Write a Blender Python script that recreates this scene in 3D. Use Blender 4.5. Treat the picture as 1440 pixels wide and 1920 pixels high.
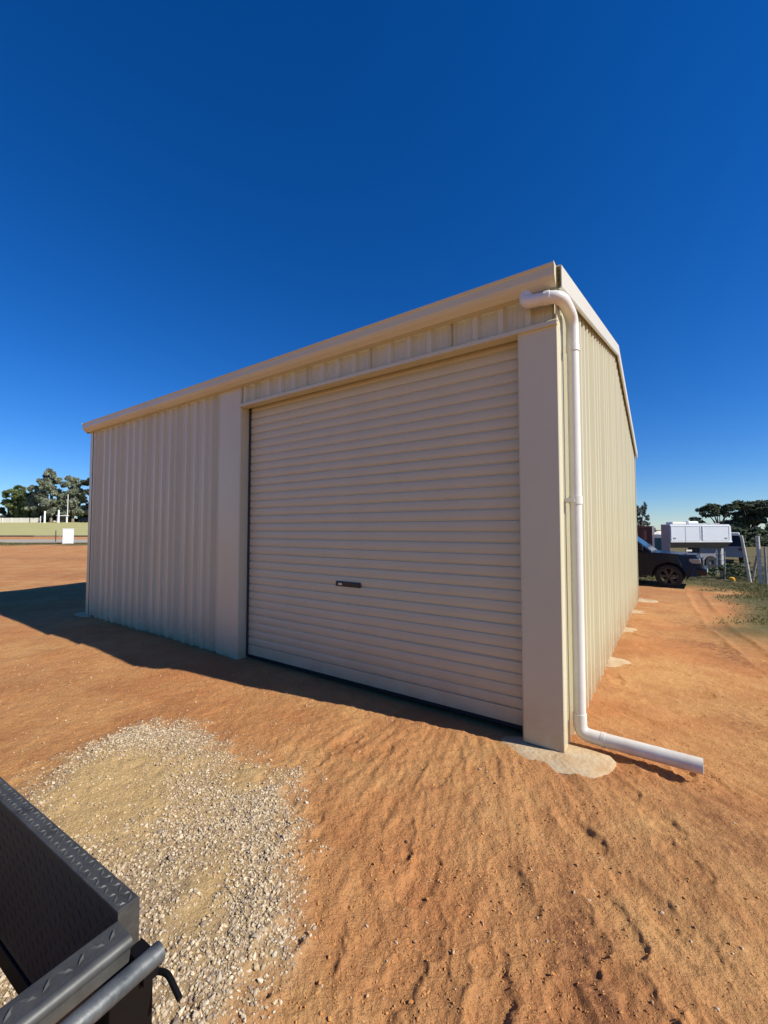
import bpy, bmesh, math, random
import numpy as np
from mathutils import Vector, Matrix
R = math.radians
rnd = random.Random(7)
rng = np.random.default_rng(11)
for o in list(bpy.data.objects): bpy.data.objects.remove(o)
scene = bpy.context.scene
COL = scene.collection

# ------------------------------------------------------------------ camera, sky, sun, exposure
CAM_H = 1.55
cam_d = bpy.data.cameras.new('camera'); cam = bpy.data.objects.new('camera', cam_d); COL.objects.link(cam)
cam.location = (0, 0, CAM_H); cam.rotation_euler = (math.pi/2 + .042, 0, 0)
cam_d.sensor_fit = 'HORIZONTAL'; cam_d.sensor_width = 36; cam_d.lens = 780.1/1440*36
cam_d.clip_start = .02; cam_d.clip_end = 3000
scene.camera = cam
PSI = .971                                    # direction of the shed walls
CX, CY = 1.255, 2.953                         # near corner of the shed
AX = Vector((math.sin(PSI), -math.cos(PSI), 0)); AY = Vector((math.cos(PSI), math.sin(PSI), 0))
SUN_EL = R(37.8); SUN_A = R(9.5)
sh = AX*math.cos(SUN_A) + AY*math.sin(SUN_A)  # horizontal direction towards the sun
SUN = Vector((sh.x*math.cos(SUN_EL), sh.y*math.cos(SUN_EL), math.sin(SUN_EL)))
world = bpy.data.worlds.new('World'); scene.world = world; world.use_nodes = True
wn = world.node_tree; wn.nodes.clear()
wo = wn.nodes.new('ShaderNodeOutputWorld'); bg = wn.nodes.new('ShaderNodeBackground')
sky = wn.nodes.new('ShaderNodeTexSky'); sky.sky_type = 'NISHITA'; sky.sun_disc = False
sky.sun_elevation = SUN_EL; sky.sun_rotation = math.atan2(SUN.x, SUN.y)
sky.altitude = 1500; sky.air_density = 1.2; sky.dust_density = 0; sky.ozone_density = 10
hs = wn.nodes.new('ShaderNodeHueSaturation'); hs.inputs['Saturation'].default_value = 1.19; hs.inputs['Hue'].default_value = .510
bg.inputs['Strength'].default_value = .101
wn.links.new(sky.outputs[0], hs.inputs['Color']); wn.links.new(hs.outputs[0], bg.inputs['Color']); wn.links.new(bg.outputs[0], wo.inputs[0])
sl = bpy.data.lights.new('sun', 'SUN'); sl.energy = 5.0; sl.angle = R(.5); sl.color = (1, .95, .86)
so = bpy.data.objects.new('sun', sl); COL.objects.link(so)
so.rotation_euler = SUN.to_track_quat('Z', 'Y').to_euler(); so.location = (6, -4, 9)
scene.render.engine = 'CYCLES'
vs = scene.view_settings; vs.view_transform = 'Standard'; vs.look = 'None'; vs.exposure = .31; vs.gamma = 1; vs.use_curve_mapping = False

# ------------------------------------------------------------------ helpers
class MB:
    def __init__(s): s.v = []; s.f = []
    def add(s, vs_, fs):
        b = len(s.v); s.v += [tuple(q) for q in vs_]; s.f += [tuple(i+b for i in f) for f in fs]; return s
    def box(s, x0, x1, y0, y1, z0, z1, bev=0):
        if bev <= 0:
            v = [(x0,y0,z0),(x1,y0,z0),(x1,y1,z0),(x0,y1,z0),(x0,y0,z1),(x1,y0,z1),(x1,y1,z1),(x0,y1,z1)]
            return s.add(v, [(0,3,2,1),(4,5,6,7),(0,1,5,4),(1,2,6,5),(2,3,7,6),(3,0,4,7)])
        bm = bmesh.new(); bmesh.ops.create_cube(bm, size=1)
        for q in bm.verts: q.co = Vector(((x0+x1)/2+q.co.x*(x1-x0), (y0+y1)/2+q.co.y*(y1-y0), (z0+z1)/2+q.co.z*(z1-z0)))
        bmesh.ops.bevel(bm, geom=list(bm.edges), offset=bev, segments=2, profile=.5, affect='EDGES')
        return s.bm(bm)
    def bm(s, bm):
        bm.verts.index_update()
        s.add([q.co[:] for q in bm.verts], [[q.index for q in f.verts] for f in bm.faces]); bm.free(); return s
    def tube(s, pts, rad, n=12, caps=True):
        pts = [Vector(p) for p in pts]
        if not isinstance(rad, (list, tuple)): rad = [rad]*len(pts)
        t0 = (pts[1]-pts[0]).normalized()
        up = Vector((0,0,1)) if abs(t0.z) < .9 else Vector((1,0,0))
        nx = t0.cross(up).normalized(); vs_ = []; fs = []
        for i, p in enumerate(pts):
            if i == 0: t = t0
            elif i == len(pts)-1: t = (pts[i]-pts[i-1]).normalized()
            else: t = ((pts[i+1]-p).normalized()+(p-pts[i-1]).normalized()).normalized()
            nx = (nx - t*nx.dot(t)).normalized(); ny = t.cross(nx)
            for k in range(n):
                a = 2*math.pi*k/n; vs_.append(p+(nx*math.cos(a)+ny*math.sin(a))*rad[i])
        for i in range(len(pts)-1):
            for k in range(n): fs.append((i*n+k, i*n+(k+1)%n, (i+1)*n+(k+1)%n, (i+1)*n+k))
        if caps: fs.append(tuple(range(n-1, -1, -1))); fs.append(tuple((len(pts)-1)*n+k for k in range(n)))
        return s.add(vs_, fs)
    def sweep(s, prof, a, b, f):
        """closed 2-D profile pushed from a to b; f(p, t) gives the point"""
        n = len(prof); v = [f(p, a) for p in prof]+[f(p, b) for p in prof]
        fs = [(i, (i+1) % n, n+(i+1) % n, n+i) for i in range(n)]
        fs += [tuple(range(n-1, -1, -1)), tuple(range(n, 2*n))]
        return s.add(v, fs)
    def lathe(s, prof, n, f):
        """prof: (radius, axial) closed ring profile; f(x, y, axial)"""
        m = len(prof); v = []; fs = []
        for k in range(n):
            a = 2*math.pi*k/n
            for r, h in prof: v.append(f(r*math.cos(a), r*math.sin(a), h))
        for k in range(n):
            for i in range(m):
                fs.append((k*m+i, k*m+(i+1) % m, ((k+1) % n)*m+(i+1) % m, ((k+1) % n)*m+i))
        return s.add(v, fs)
    def build(s, name, mat, parent=None, smooth=False, angle=None, matrix=None):
        me = bpy.data.meshes.new(name); me.from_pydata(s.v, [], s.f)
        bm = bmesh.new(); bm.from_mesh(me); bmesh.ops.recalc_face_normals(bm, faces=bm.faces); bm.to_mesh(me); bm.free()
        if mat is not None: me.materials.append(mat)
        if smooth or angle:
            me.polygons.foreach_set('use_smooth', [True]*len(me.polygons))
            if angle: me.set_sharp_from_angle(angle=R(angle))
        o = bpy.data.objects.new(name, me); COL.objects.link(o)
        if parent is not None: o.parent = parent
        if matrix is not None: o.matrix_local = matrix
        return o
def np_mesh(name, V, F, mat, parent=None, smooth=False, attrs=None, tri=True):
    me = bpy.data.meshes.new(name); V = np.asarray(V, np.float32); F = np.asarray(F, np.int32); k = F.shape[1]
    me.vertices.add(len(V)); me.vertices.foreach_set('co', V.ravel())
    me.loops.add(F.size); me.loops.foreach_set('vertex_index', F.ravel())
    me.polygons.add(len(F)); me.polygons.foreach_set('loop_start', np.arange(0, F.size, k, dtype=np.int32))
    me.polygons.foreach_set('use_smooth', np.full(len(F), smooth, bool))
    for an, (ty, data) in (attrs or {}).items():
        a = me.attributes.new(an, ty, 'POINT')
        a.data.foreach_set('color' if ty == 'FLOAT_COLOR' else 'value', np.asarray(data, np.float32).ravel())
    me.update(calc_edges=True); me.validate()
    me.materials.append(mat)
    o = bpy.data.objects.new(name, me); COL.objects.link(o)
    if parent is not None: o.parent = parent
    return o
def tag(o, label=None, cat=None, group=None, kind=None):
    if label: o['label'] = label
    if cat: o['category'] = cat
    if group: o['group'] = group
    if kind: o['kind'] = kind
    return o
def empty(name, loc=(0,0,0), rz=0, **k):
    o = bpy.data.objects.new(name, None); COL.objects.link(o); o.location = loc; o.rotation_euler = (0,0,rz); o.empty_display_size = .2
    return tag(o, **k)

def mat(name, col, rough=.6, metal=0, var=0, vscale=4, bump=0, bscale=40, spec=.5, col2=None, coat=0, stretch=None, rvar=0):
    m = bpy.data.materials.new(name); m.use_nodes = True; nt = m.node_tree; b = nt.nodes['Principled BSDF']
    b.inputs['Base Color'].default_value = (*col, 1); b.inputs['Roughness'].default_value = rough; b.inputs['Metallic'].default_value = metal
    b.inputs['Specular IOR Level'].default_value = spec; b.inputs['Coat Weight'].default_value = coat
    tc = nt.nodes.new('ShaderNodeTexCoord'); src = tc.outputs['Object']
    if stretch:
        mp = nt.nodes.new('ShaderNodeMapping'); mp.inputs['Scale'].default_value = stretch; nt.links.new(src, mp.inputs[0]); src = mp.outputs[0]
    if var or rvar:
        n = nt.nodes.new('ShaderNodeTexNoise'); n.inputs['Scale'].default_value = vscale; n.inputs['Detail'].default_value = 6; n.inputs['Roughness'].default_value = .6
        nt.links.new(src, n.inputs['Vector'])
        if var:
            rp = nt.nodes.new('ShaderNodeMapRange'); rp.inputs[1].default_value = .3; rp.inputs[2].default_value = .7; nt.links.new(n.outputs['Fac'], rp.inputs[0])
            mx = nt.nodes.new('ShaderNodeMix'); mx.data_type = 'RGBA'
            c2 = col2 or tuple(c*(1-var) for c in col)
            mx.inputs[6].default_value = (*col, 1); mx.inputs[7].default_value = (*c2, 1)
            nt.links.new(rp.outputs[0], mx.inputs[0]); nt.links.new(mx.outputs[2], b.inputs['Base Color'])
        if rvar:
            r2 = nt.nodes.new('ShaderNodeMapRange'); r2.inputs[3].default_value = rough-rvar; r2.inputs[4].default_value = rough+rvar
            nt.links.new(n.outputs['Fac'], r2.inputs[0]); nt.links.new(r2.outputs[0], b.inputs['Roughness'])
    if bump:
        n2 = nt.nodes.new('ShaderNodeTexNoise'); n2.inputs['Scale'].default_value = bscale; n2.inputs['Detail'].default_value = 4
        nt.links.new(src, n2.inputs['Vector'])
        bp = nt.nodes.new('ShaderNodeBump'); bp.inputs['Strength'].default_value = bump; bp.inputs['Distance'].default_value = .01
        nt.links.new(n2.outputs['Fac'], bp.inputs['Height']); nt.links.new(bp.outputs[0], b.inputs['Normal'])
    return m
def leaf_mat(name, c1, c2, trans=.25):
    m = bpy.data.materials.new(name); m.use_nodes = True; nt = m.node_tree; b = nt.nodes['Principled BSDF']
    at = nt.nodes.new('ShaderNodeAttribute'); at.attribute_name = 'tone'
    mx = nt.nodes.new('ShaderNodeMix'); mx.data_type = 'RGBA'; mx.inputs[6].default_value = (*c1,1); mx.inputs[7].default_value = (*c2,1)
    nt.links.new(at.outputs['Fac'], mx.inputs[0]); nt.links.new(mx.outputs[2], b.inputs['Base Color'])
    b.inputs['Roughness'].default_value = .65; b.inputs['Specular IOR Level'].default_value = .25
    tr = nt.nodes.new('ShaderNodeBsdfTranslucent'); ms = nt.nodes.new('ShaderNodeMixShader'); ms.inputs[0].default_value = trans
    nt.links.new(mx.outputs[2], tr.inputs['Color']); nt.links.new(b.outputs[0], ms.inputs[1]); nt.links.new(tr.outputs[0], ms.inputs[2])
    nt.links.new(ms.outputs[0], nt.nodes['Material Output'].inputs[0])
    return m

# ------------------------------------------------------------------ numeric noise and terrain
def _h(ix, iy, s):
    n = (ix*374761393 + iy*668265263 + s*2147483647*7) & 0xffffffff
    n = ((n ^ (n >> 13))*1274126177) & 0xffffffff
    return ((n ^ (n >> 16)) & 0xffff)/65535.
def vnoise(x, y, s=0):
    ix = np.floor(x).astype(np.int64); iy = np.floor(y).astype(np.int64); fx = x-ix; fy = y-iy
    fx = fx*fx*fx*(fx*(fx*6-15)+10); fy = fy*fy*fy*(fy*(fy*6-15)+10)
    a = _h(ix, iy, s); b = _h(ix+1, iy, s); c = _h(ix, iy+1, s); d = _h(ix+1, iy+1, s)
    return (a+(b-a)*fx + (c-a)*fy + (a-b-c+d)*fx*fy)*2-1
def fbm(x, y, o=4, s=0, g=.5):
    t = 0; a = 1; n = 0
    for i in range(o):
        t = t+a*vnoise(x*2**i+i*17.3, y*2**i-i*9.1, s+i); n += a; a *= g
    return t/n
def sstep(a, b, x): t = np.clip((x-a)/(b-a), 0, 1); return t*t*(3-2*t)
def to_local(x, y): dx = x-CX; dy = y-CY; return dx*AX.x+dy*AX.y, dx*AY.x+dy*AY.y
def base_h(x, y):
    lx, ly = to_local(x, y)
    h = -.0102*np.clip(lx, -12, 3) - .0133*np.clip(ly, -3, 13) - .12*sstep(8.5, 14, ly)*sstep(-6, 0, lx) - .02
    left = sstep(-1, -14, x)
    h = h*(1-left*sstep(22, 30, y)) + left*np.interp(y, [0,30,38,45,52,118,135,400,900], [0,.0,.23,.44,.67,3.48,4,7,9])
    return h
SHED_L, SHED_W = 7.9, 8.58
prints = []
for i in range(95):                                     # boot prints wandering over the soft ground in front
    px = rnd.uniform(-.5, 3.6); py = rnd.uniform(.85, 3.3)
    fan = math.atan2(px-1.15, -(py-5.2))                 # they fan out from the doorway corner
    prints.append((px, py, fan + rnd.gauss(0, .28) + (math.pi if rnd.random() < .5 else 0), rnd.uniform(.26,.34), rnd.uniform(.004,.0105)))
for i in range(40):
    prints.append((rnd.uniform(1.8,5.5), rnd.uniform(2.5,8), rnd.uniform(0,6.28), .3, rnd.uniform(.006,.014)))
RUTS = [[(2.4,.3),(3.0,1.6),(3.75,3.0),(4.6,5.0),(5.9,7.5),(8.2,11.0),(10,13.5)],
        [(3.9,.9),(4.4,2.2),(5.2,4.0),(6.5,6.4),(8.4,9.2),(10.8,12.4)]]
def near_h(x, y):
    r = np.hypot(x, y); w = np.exp(-(r/11)**2); wl = np.exp(-(r/30)**2)
    lx, ly = to_local(x, y)
    h = .036*fbm(x*.55, y*.55, 4, 3)*wl + .03*fbm(x*.5, y*1.3, 3, 13)*wl*sstep(6, 11, r)
    h = h + .012*fbm(x*2.3, y*2.3, 3, 21)*w
    # drag marks and smeared tread: noise stretched along the way people and machines went
    rough = .35 + .65*sstep(-.25, .35, fbm(x*.8+4, y*.8, 3, 44))
    soft = sstep(-1.4, .2, x+.12*y)*sstep(4.6, 2.6, y-.6*np.maximum(x-1.2, 0))
    a = np.arctan2(x-1.15, -(y-5.2)+1e-6); rr = np.hypot(x-1.15, y-5.2)
    d = fbm(a*11, rr*1.3, 3, 60, .5)
    h = h + soft*(.013*d + .006*(1-np.abs(fbm(a*22, rr*2.4, 3, 71))*2.6)*sstep(-.1,.3,fbm(x*1.4,y*1.4,2,72)))
    h = h + w*(.35+.65*soft)*(.0105*fbm(a*27, rr*2.4, 3, 74) + .0060*fbm(a*64, rr*7, 2, 76)) + w*.0022*fbm(x*38, y*38, 2, 78)
    n1 = fbm(x*9, y*9, 3, 31); n2 = fbm(x*26, y*26, 3, 35)
    h = h + w*rough*(.0045*n1 + .0048*n2*(.4+.6*soft)) + w*.0045*fbm(x*52, y*52, 2, 39)*(.5+.5*rough)
    for (px, py, a0, L, dep) in prints:
        m = np.nonzero((np.abs(x-px) < .32) & (np.abs(y-py) < .32))[0]
        if not len(m): continue
        dx = x[m]-px; dy = y[m]-py; c, s_ = math.cos(a0), math.sin(a0)
        l = (-dx*s_+dy*c)/(L/2); t = dx*c+dy*s_
        wid = .056*(1.0+.18*np.cos(l*2.4)-.16*np.exp(-((l+.18)/.25)**2))
        wob = .020*vnoise(l*3+px*9, py*7+0*l, 5)
        sd = np.where(np.abs(l) < .72, np.abs(t+wob)/wid, np.hypot(t/wid, (np.abs(l)-.72)/.30))
        inside = 1/(1+np.exp((sd-1)*12)); rim = np.exp(-((sd-1.26)/.17)**2)
        tread = .16*np.sign(np.sin(l*26+3*np.abs(t)/wid))*inside
        h[m] += -dep*inside*(1-.3*tread) + dep*.8*rim*(.6+.6*vnoise(x[m]*22, y[m]*22, 6))
    for k, P in enumerate(RUTS):
        P = np.array(P); best = np.full(x.shape, 9.); al = np.zeros(x.shape); acc = 0; sg = np.zeros(x.shape)
        for i in range(len(P)-1):
            A = P[i]; B = P[i+1]; D = B-A; LL = np.hypot(*D)
            t = np.clip(((x-A[0])*D[0]+(y-A[1])*D[1])/LL**2, 0, 1)
            qx = x-(A[0]+D[0]*t); qy = y-(A[1]+D[1]*t); dd = np.hypot(qx, qy); mm = dd < best
            best = np.where(mm, dd, best); al = np.where(mm, acc+t*LL, al); sg = np.where(mm, np.sign(qx*D[1]-qy*D[0]), sg); acc += LL
        q = best*sg + .03*vnoise(al*1.7, al*0+k, 8); wd = .13 if k < 2 else .07
        ins = 1/(1+np.exp((np.abs(q)-wd)*60)); rim = np.exp(-((np.abs(q)-wd-.05)/.04)**2)
        dep = (.028 if k < 2 else .018)*(.5+.5*np.clip(1+fbm(al*.9, al*0+3*k, 2, 9), 0, 2))
        lug = .4*np.sin(al*38+np.sign(q)*np.abs(q)*25)*ins
        h = h + (-dep*ins + dep*.55*rim*(1+.8*vnoise(x*14, y*14, 10)) + .008*lug)*np.exp(-(r/14)**2)
    # a low heap of spread gravel, and level ground under the shed
    h = h + .035*gravel_mask(x, y)
    ins = sstep(.25, -.15, np.maximum(np.maximum(lx, -SHED_L-lx), np.maximum(-ly, ly-SHED_W)))
    h = h*(1-.85*ins) - .015*ins
    return h
GP = np.array([(-2.0,2.1),(-2.12,2.6),(-2.08,2.98),(-1.9,3.29),(-1.61,3.38),(-1.25,3.18),(-.98,2.85),(-.75,2.7),(-.50,2.62),(-.42,2.32),(-.35,1.94),(-.36,1.73),(-.37,1.57),(-.42,1.45),(-.47,1.2),(-.6,.8),(-1.3,.7),(-1.9,1.2)])
def poly_sd(x, y, P):
    best = np.full(x.shape, 1e9); ins = np.zeros(x.shape, bool)
    for i in range(len(P)):
        A = P[i]; B = P[(i+1) % len(P)]; D = B-A
        t = np.clip(((x-A[0])*D[0]+(y-A[1])*D[1])/(D@D), 0, 1)
        best = np.minimum(best, np.hypot(x-A[0]-D[0]*t, y-A[1]-D[1]*t))
        ins ^= ((A[1] > y) != (B[1] > y)) & (x < (B[0]-A[0])*(y-A[1])/(B[1]-A[1]+1e-12)+A[0])
    return np.where(ins, -best, best)
def gravel_mask(x, y):
    m = np.zeros(x.shape); k = np.nonzero((x > -3.4) & (x < .4) & (y > .2) & (y < 4.2))[0]
    if len(k):
        xx = x[k]; yy = y[k]
        m[k] = sstep(.14, -.22, poly_sd(xx, yy, GP)+.10*fbm(xx*2.6, yy*2.6, 3, 90)+.09*fbm(xx*11, yy*11, 2, 91))
    return m
def bare_mask(x, y):                                     # where the stones are trodden into yellow sand
    b = np.exp(-(((x+1.55)/.48)**2+((y-2.42)/.50)**2)*1.0) + .8*np.exp(-(((x+.83)/.2)**2+((y-2.6)/.2)**2)) + .6*np.exp(-(((x+.72)/.1)**2+((y-1.75)/.25)**2))
    return np.clip(b*1.3 + .38*fbm(x*4, y*4, 3, 93), 0, 1)
def ground_z(x, y):
    x = np.atleast_1d(np.asarray(x, float)); y = np.atleast_1d(np.asarray(y, float))
    return base_h(x, y)+near_h(x, y)
def gz(x, y): return float(ground_z(x, y)[0])

# ------------------------------------------------------------------ materials
def ground_material():
    m = bpy.data.materials.new('red_earth'); m.use_nodes = True; nt = m.node_tree; b = nt.nodes['Principled BSDF']; L = nt.links.new
    geo = nt.nodes.new('ShaderNodeNewGeometry'); pos = geo.outputs['Position']
    def noise(sc, det=5, ro=.55, vec=None):
        n = nt.nodes.new('ShaderNodeTexNoise'); n.inputs['Scale'].default_value = sc; n.inputs['Detail'].default_value = det; n.inputs['Roughness'].default_value = ro
        L(vec or pos, n.inputs['Vector']); return n.outputs['Fac']
    def rng_(v, a, b_, c=0, d=1):
        r = nt.nodes.new('ShaderNodeMapRange'); r.inputs[1].default_value = a; r.inputs[2].default_value = b_; r.inputs[3].default_value = c; r.inputs[4].default_value = d; L(v, r.inputs[0]); return r.outputs[0]
    def mix(f, a, c):
        x = nt.nodes.new('ShaderNodeMix'); x.data_type = 'RGBA'; L(f, x.inputs[0])
        for k, q in ((6, a), (7, c)):
            if isinstance(q, tuple): x.inputs[k].default_value = (*q, 1)
            else: L(q, x.inputs[k])
        return x.outputs[2]
    def mul(a, c):
        x = nt.nodes.new('ShaderNodeMath'); x.operation = 'MULTIPLY'; L(a, x.inputs[0])
        if isinstance(c, float): x.inputs[1].default_value = c
        else: L(c, x.inputs[1])
        return x.outputs[0]
    c = mix(rng_(noise(.8, 7, .62), .40, .60), (.57,.305,.118), (.50,.21,.076))
    c = mix(mul(rng_(noise(2.3, 6, .65), .46, .70), .8), c, (.40,.165,.062))
    c = mix(mul(rng_(noise(34, 4, .7), .52, .72), .6), c, (.33,.14,.055))
    c = mix(mul(rng_(noise(110, 3, .7), .5, .75), .6), c, (.66,.37,.15))
    c = mix(mul(rng_(noise(160, 2, .6), .54, .70), .4), c, (.27,.115,.045))
    # fine pale grit
    vo = nt.nodes.new('ShaderNodeTexVoronoi'); vo.inputs['Scale'].default_value = 42; L(pos, vo.inputs['Vector'])
    sp = nt.nodes.new('ShaderNodeSeparateColor'); L(vo.outputs['Color'], sp.inputs[0])
    gr = mul(rng_(vo.outputs['Distance'], .16, .10), rng_(sp.outputs[0], .90, .93)); gr = mul(gr, rng_(noise(1.1, 3), .45, .6))
    c = mix(gr, c, (.62,.47,.32))
    def attr(n):
        a = nt.nodes.new('ShaderNodeAttribute'); a.attribute_name = n; return a.outputs['Fac']
    sand = mix(rng_(noise(9, 5, .65), .35, .65), (.62,.425,.19), (.50,.335,.15))
    sand = mix(attr('bare'), (.42,.30,.165), sand)  # ground under the stones browned, painting shade into the gaps between them
    c = mix(mul(attr('scuff'), rng_(noise(20, 5, .7), .36, .58)), c, (.235,.10,.045))
    c = mix(attr('gravel'), c, sand)
    veg = mix(rng_(noise(1.7, 6, .7), .35, .65), (.08,.095,.038), (.14,.125,.058))
    c = mix(attr('veg'), c, veg)
    L(c, b.inputs['Base Color']); b.inputs['Roughness'].default_value = .95; b.inputs['Specular IOR Level'].default_value = .15
    bp = nt.nodes.new('ShaderNodeBump'); bp.inputs['Strength'].default_value = .9; bp.inputs['Distance'].default_value = .018
    L(noise(75, 5, .7), bp.inputs['Height'])
    b2 = nt.nodes.new('ShaderNodeBump'); b2.inputs['Strength'].default_value = .5; b2.inputs['Distance'].default_value = .05
    L(noise(11, 4, .6), b2.inputs['Height']); L(bp.outputs[0], b2.inputs['Normal'])
    L(b2.outputs[0], b.inputs['Normal'])
    return m
M_earth = ground_material()
CREAM = (.635,.60,.405)
M_cream = mat('cream_painted_steel', CREAM, .34, var=.07, vscale=1.5, stretch=(1,1,.35), rvar=.08, spec=.5)
def dusty(m, amt):
    nt = m.node_tree; b = nt.nodes['Principled BSDF']; L = nt.links.new; src = b.inputs['Base Color'].links[0].from_socket
    g = nt.nodes.new('ShaderNodeNewGeometry'); sx = nt.nodes.new('ShaderNodeSeparateXYZ'); L(g.outputs['Position'], sx.inputs[0])
    n = nt.nodes.new('ShaderNodeTexNoise'); n.inputs['Scale'].default_value = 5; n.inputs['Detail'].default_value = 8; n.inputs['Roughness'].default_value = .7; L(g.outputs['Position'], n.inputs['Vector'])
    a = nt.nodes.new('ShaderNodeMapRange'); a.inputs[1].default_value = .55; a.inputs[2].default_value = -.05; a.inputs[3].default_value = 0; a.inputs[4].default_value = 1; L(sx.outputs[2], a.inputs[0])
    c = nt.nodes.new('ShaderNodeMapRange'); c.inputs[1].default_value = .35; c.inputs[2].default_value = .65; c.inputs[3].default_value = .15; c.inputs[4].default_value = amt; L(n.outputs['Fac'], c.inputs[0])
    p = nt.nodes.new('ShaderNodeMath'); p.operation = 'POWER'; L(a.outputs[0], p.inputs[0]); p.inputs[1].default_value = 1.8
    q = nt.nodes.new('ShaderNodeMath'); q.operation = 'MULTIPLY'; L(p.outputs[0], q.inputs[0]); L(c.outputs[0], q.inputs[1])
    x = nt.nodes.new('ShaderNodeMix'); x.data_type = 'RGBA'; L(q.outputs[0], x.inputs[0]); L(src, x.inputs[6]); x.inputs[7].default_value = (.46,.25,.11,1); L(x.outputs[2], b.inputs['Base Color'])
M_slat = mat('cream_roller_steel', (.59,.55,.375), .36, var=.06, vscale=2.5, rvar=.06, spec=.4)
dusty(M_cream, .8); dusty(M_slat, .75)
M_barge = mat('pale_barge_steel', (.62,.59,.47), .42, var=.05, vscale=3, spec=.4)
M_pvc = mat('white_pvc', (.755,.76,.69), .36, var=.08, vscale=5, spec=.5)
dusty(M_pvc, .7)
M_black = mat('black_lock', (.012,.012,.013), .4)
M_steel = mat('zinc_lock', (.5,.5,.5), .35, metal=.9)
M_conc = mat('footing_concrete', (.54,.44,.28), .92, var=.3, vscale=6, bump=.8, bscale=30, col2=(.46,.285,.135))
M_tread = mat('grey_tread_plate', (.066,.064,.057), .55, var=.5, vscale=22, col2=(.030,.029,.026), bump=.15, bscale=120, rvar=.1)
M_dark = mat('dark_trailer_paint', (.030,.028,.025), .6, var=.4, vscale=12, col2=(.05,.042,.03), bump=.15, bscale=90)
M_post = mat('black_trailer_paint', (.0035,.003,.003), .6, spec=.25, var=.3, vscale=20)
M_worn = mat('worn_steel_tube', (.15,.155,.15), .5, metal=.35, var=.8, vscale=34, col2=(.045,.055,.06), rvar=.15, bump=.1, bscale=60)
M_lip = mat('scuffed_lip', (.115,.115,.105), .5, metal=.3, var=.5, vscale=25, rvar=.12)
M_floor = mat('sandy_tray_floor', (.50,.40,.24), .9, var=.25, vscale=9, bump=.4)
M_rub = mat('tyre_rubber', (.018,.018,.019), .8, var=.3, vscale=20)
M_navy = mat('navy_car_paint', (.0035,.005,.011), .38, coat=.12, spec=.35)
M_glass = mat('dark_glass', (.010,.012,.015), .12, spec=.3)
M_chrome = mat('bright_trim', (.62,.63,.64), .2, metal=.9)
M_lamp = mat('headlamp_lens', (.22,.24,.25), .12, spec=.7)
M_alloy = mat('dark_alloy', (.06,.06,.063), .45, metal=.5)
M_camp = mat('white_camper_skin', (.76,.78,.80), .4, var=.05, vscale=3)
M_campg = mat('grey_and_shaded_skin', (.24,.235,.26), .6, var=.15, vscale=3)  # plain grey, and the shade painted on the camper's end
M_campu = mat('shaded_underside_brown', (.20,.165,.14), .7, var=.2, vscale=5)  # shade beneath the upper body painted as brown
M_campd = mat('camper_black', (.02,.02,.024), .7)
M_wpost = mat('white_fence_post', (.66,.65,.62), .75, var=.35, vscale=14, col2=(.42,.40,.36))
M_gpost = mat('galvanised_post', (.36,.36,.36), .6, metal=.3, var=.3, vscale=14)
M_wood = mat('grey_timber', (.30,.25,.19), .85, var=.4, vscale=10, bump=.5)
M_red = mat('red_container', (.11,.032,.026), .6, var=.3, vscale=4)
M_teal = mat('teal_panel', (.02,.11,.12), .6, var=.2)
M_yel = mat('yellow_plastic', (.75,.38,.03), .5)
M_white = mat('white_paint', (.80,.80,.80), .5, var=.05)
M_field = mat('dry_field_grass', (.48,.43,.165), .95, var=.3, vscale=.35, col2=(.39,.355,.125), bump=.6, bscale=6)
M_road = mat('pale_road', (.42,.36,.26), .92, var=.2, vscale=.8)
M_hoard = mat('cream_wall', (.84,.79,.68), .7, var=.06, vscale=.5)
M_roof = mat('grey_roof', (.33,.33,.34), .6, var=.1, vscale=1)
M_shade = mat('dark_and_shaded_parts', (.05,.047,.05), .8, var=.3, vscale=1)  # dark tone; on guide rails and field edging it is painted shade
M_bark = mat('pale_gum_bark', (.30,.255,.20), .9, var=.4, vscale=2.5, bump=.4, bscale=8)
M_bark2 = mat('dark_bark', (.09,.07,.055), .9, var=.4, vscale=4)
L_gum = leaf_mat('gum_leaf', (.38,.41,.29), (.17,.205,.145), .45)
L_green = leaf_mat('green_leaf', (.25,.30,.125), (.10,.14,.06), .45)
L_dark = leaf_mat('dark_leaf', (.15,.18,.105), (.055,.073,.05), .4)
L_grey = leaf_mat('grey_leaf', (.17,.19,.17), (.07,.085,.08), .35)
L_weed = leaf_mat('weed_leaf', (.125,.14,.05), (.20,.17,.08), .35)
L_bush = leaf_mat('bush_leaf', (.06,.10,.045), (.03,.055,.03))
def stone_mat(name):
    m = bpy.data.materials.new(name); m.use_nodes = True; nt = m.node_tree; b = nt.nodes['Principled BSDF']
    a = nt.nodes.new('ShaderNodeAttribute'); a.attribute_name = 'tint'; nt.links.new(a.outputs['Color'], b.inputs['Base Color'])
    b.inputs['Roughness'].default_value = .9; b.inputs['Specular IOR Level'].default_value = .2
    return m
M_stone = stone_mat('stone'); M_clod = stone_mat('earth_clod')

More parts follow.
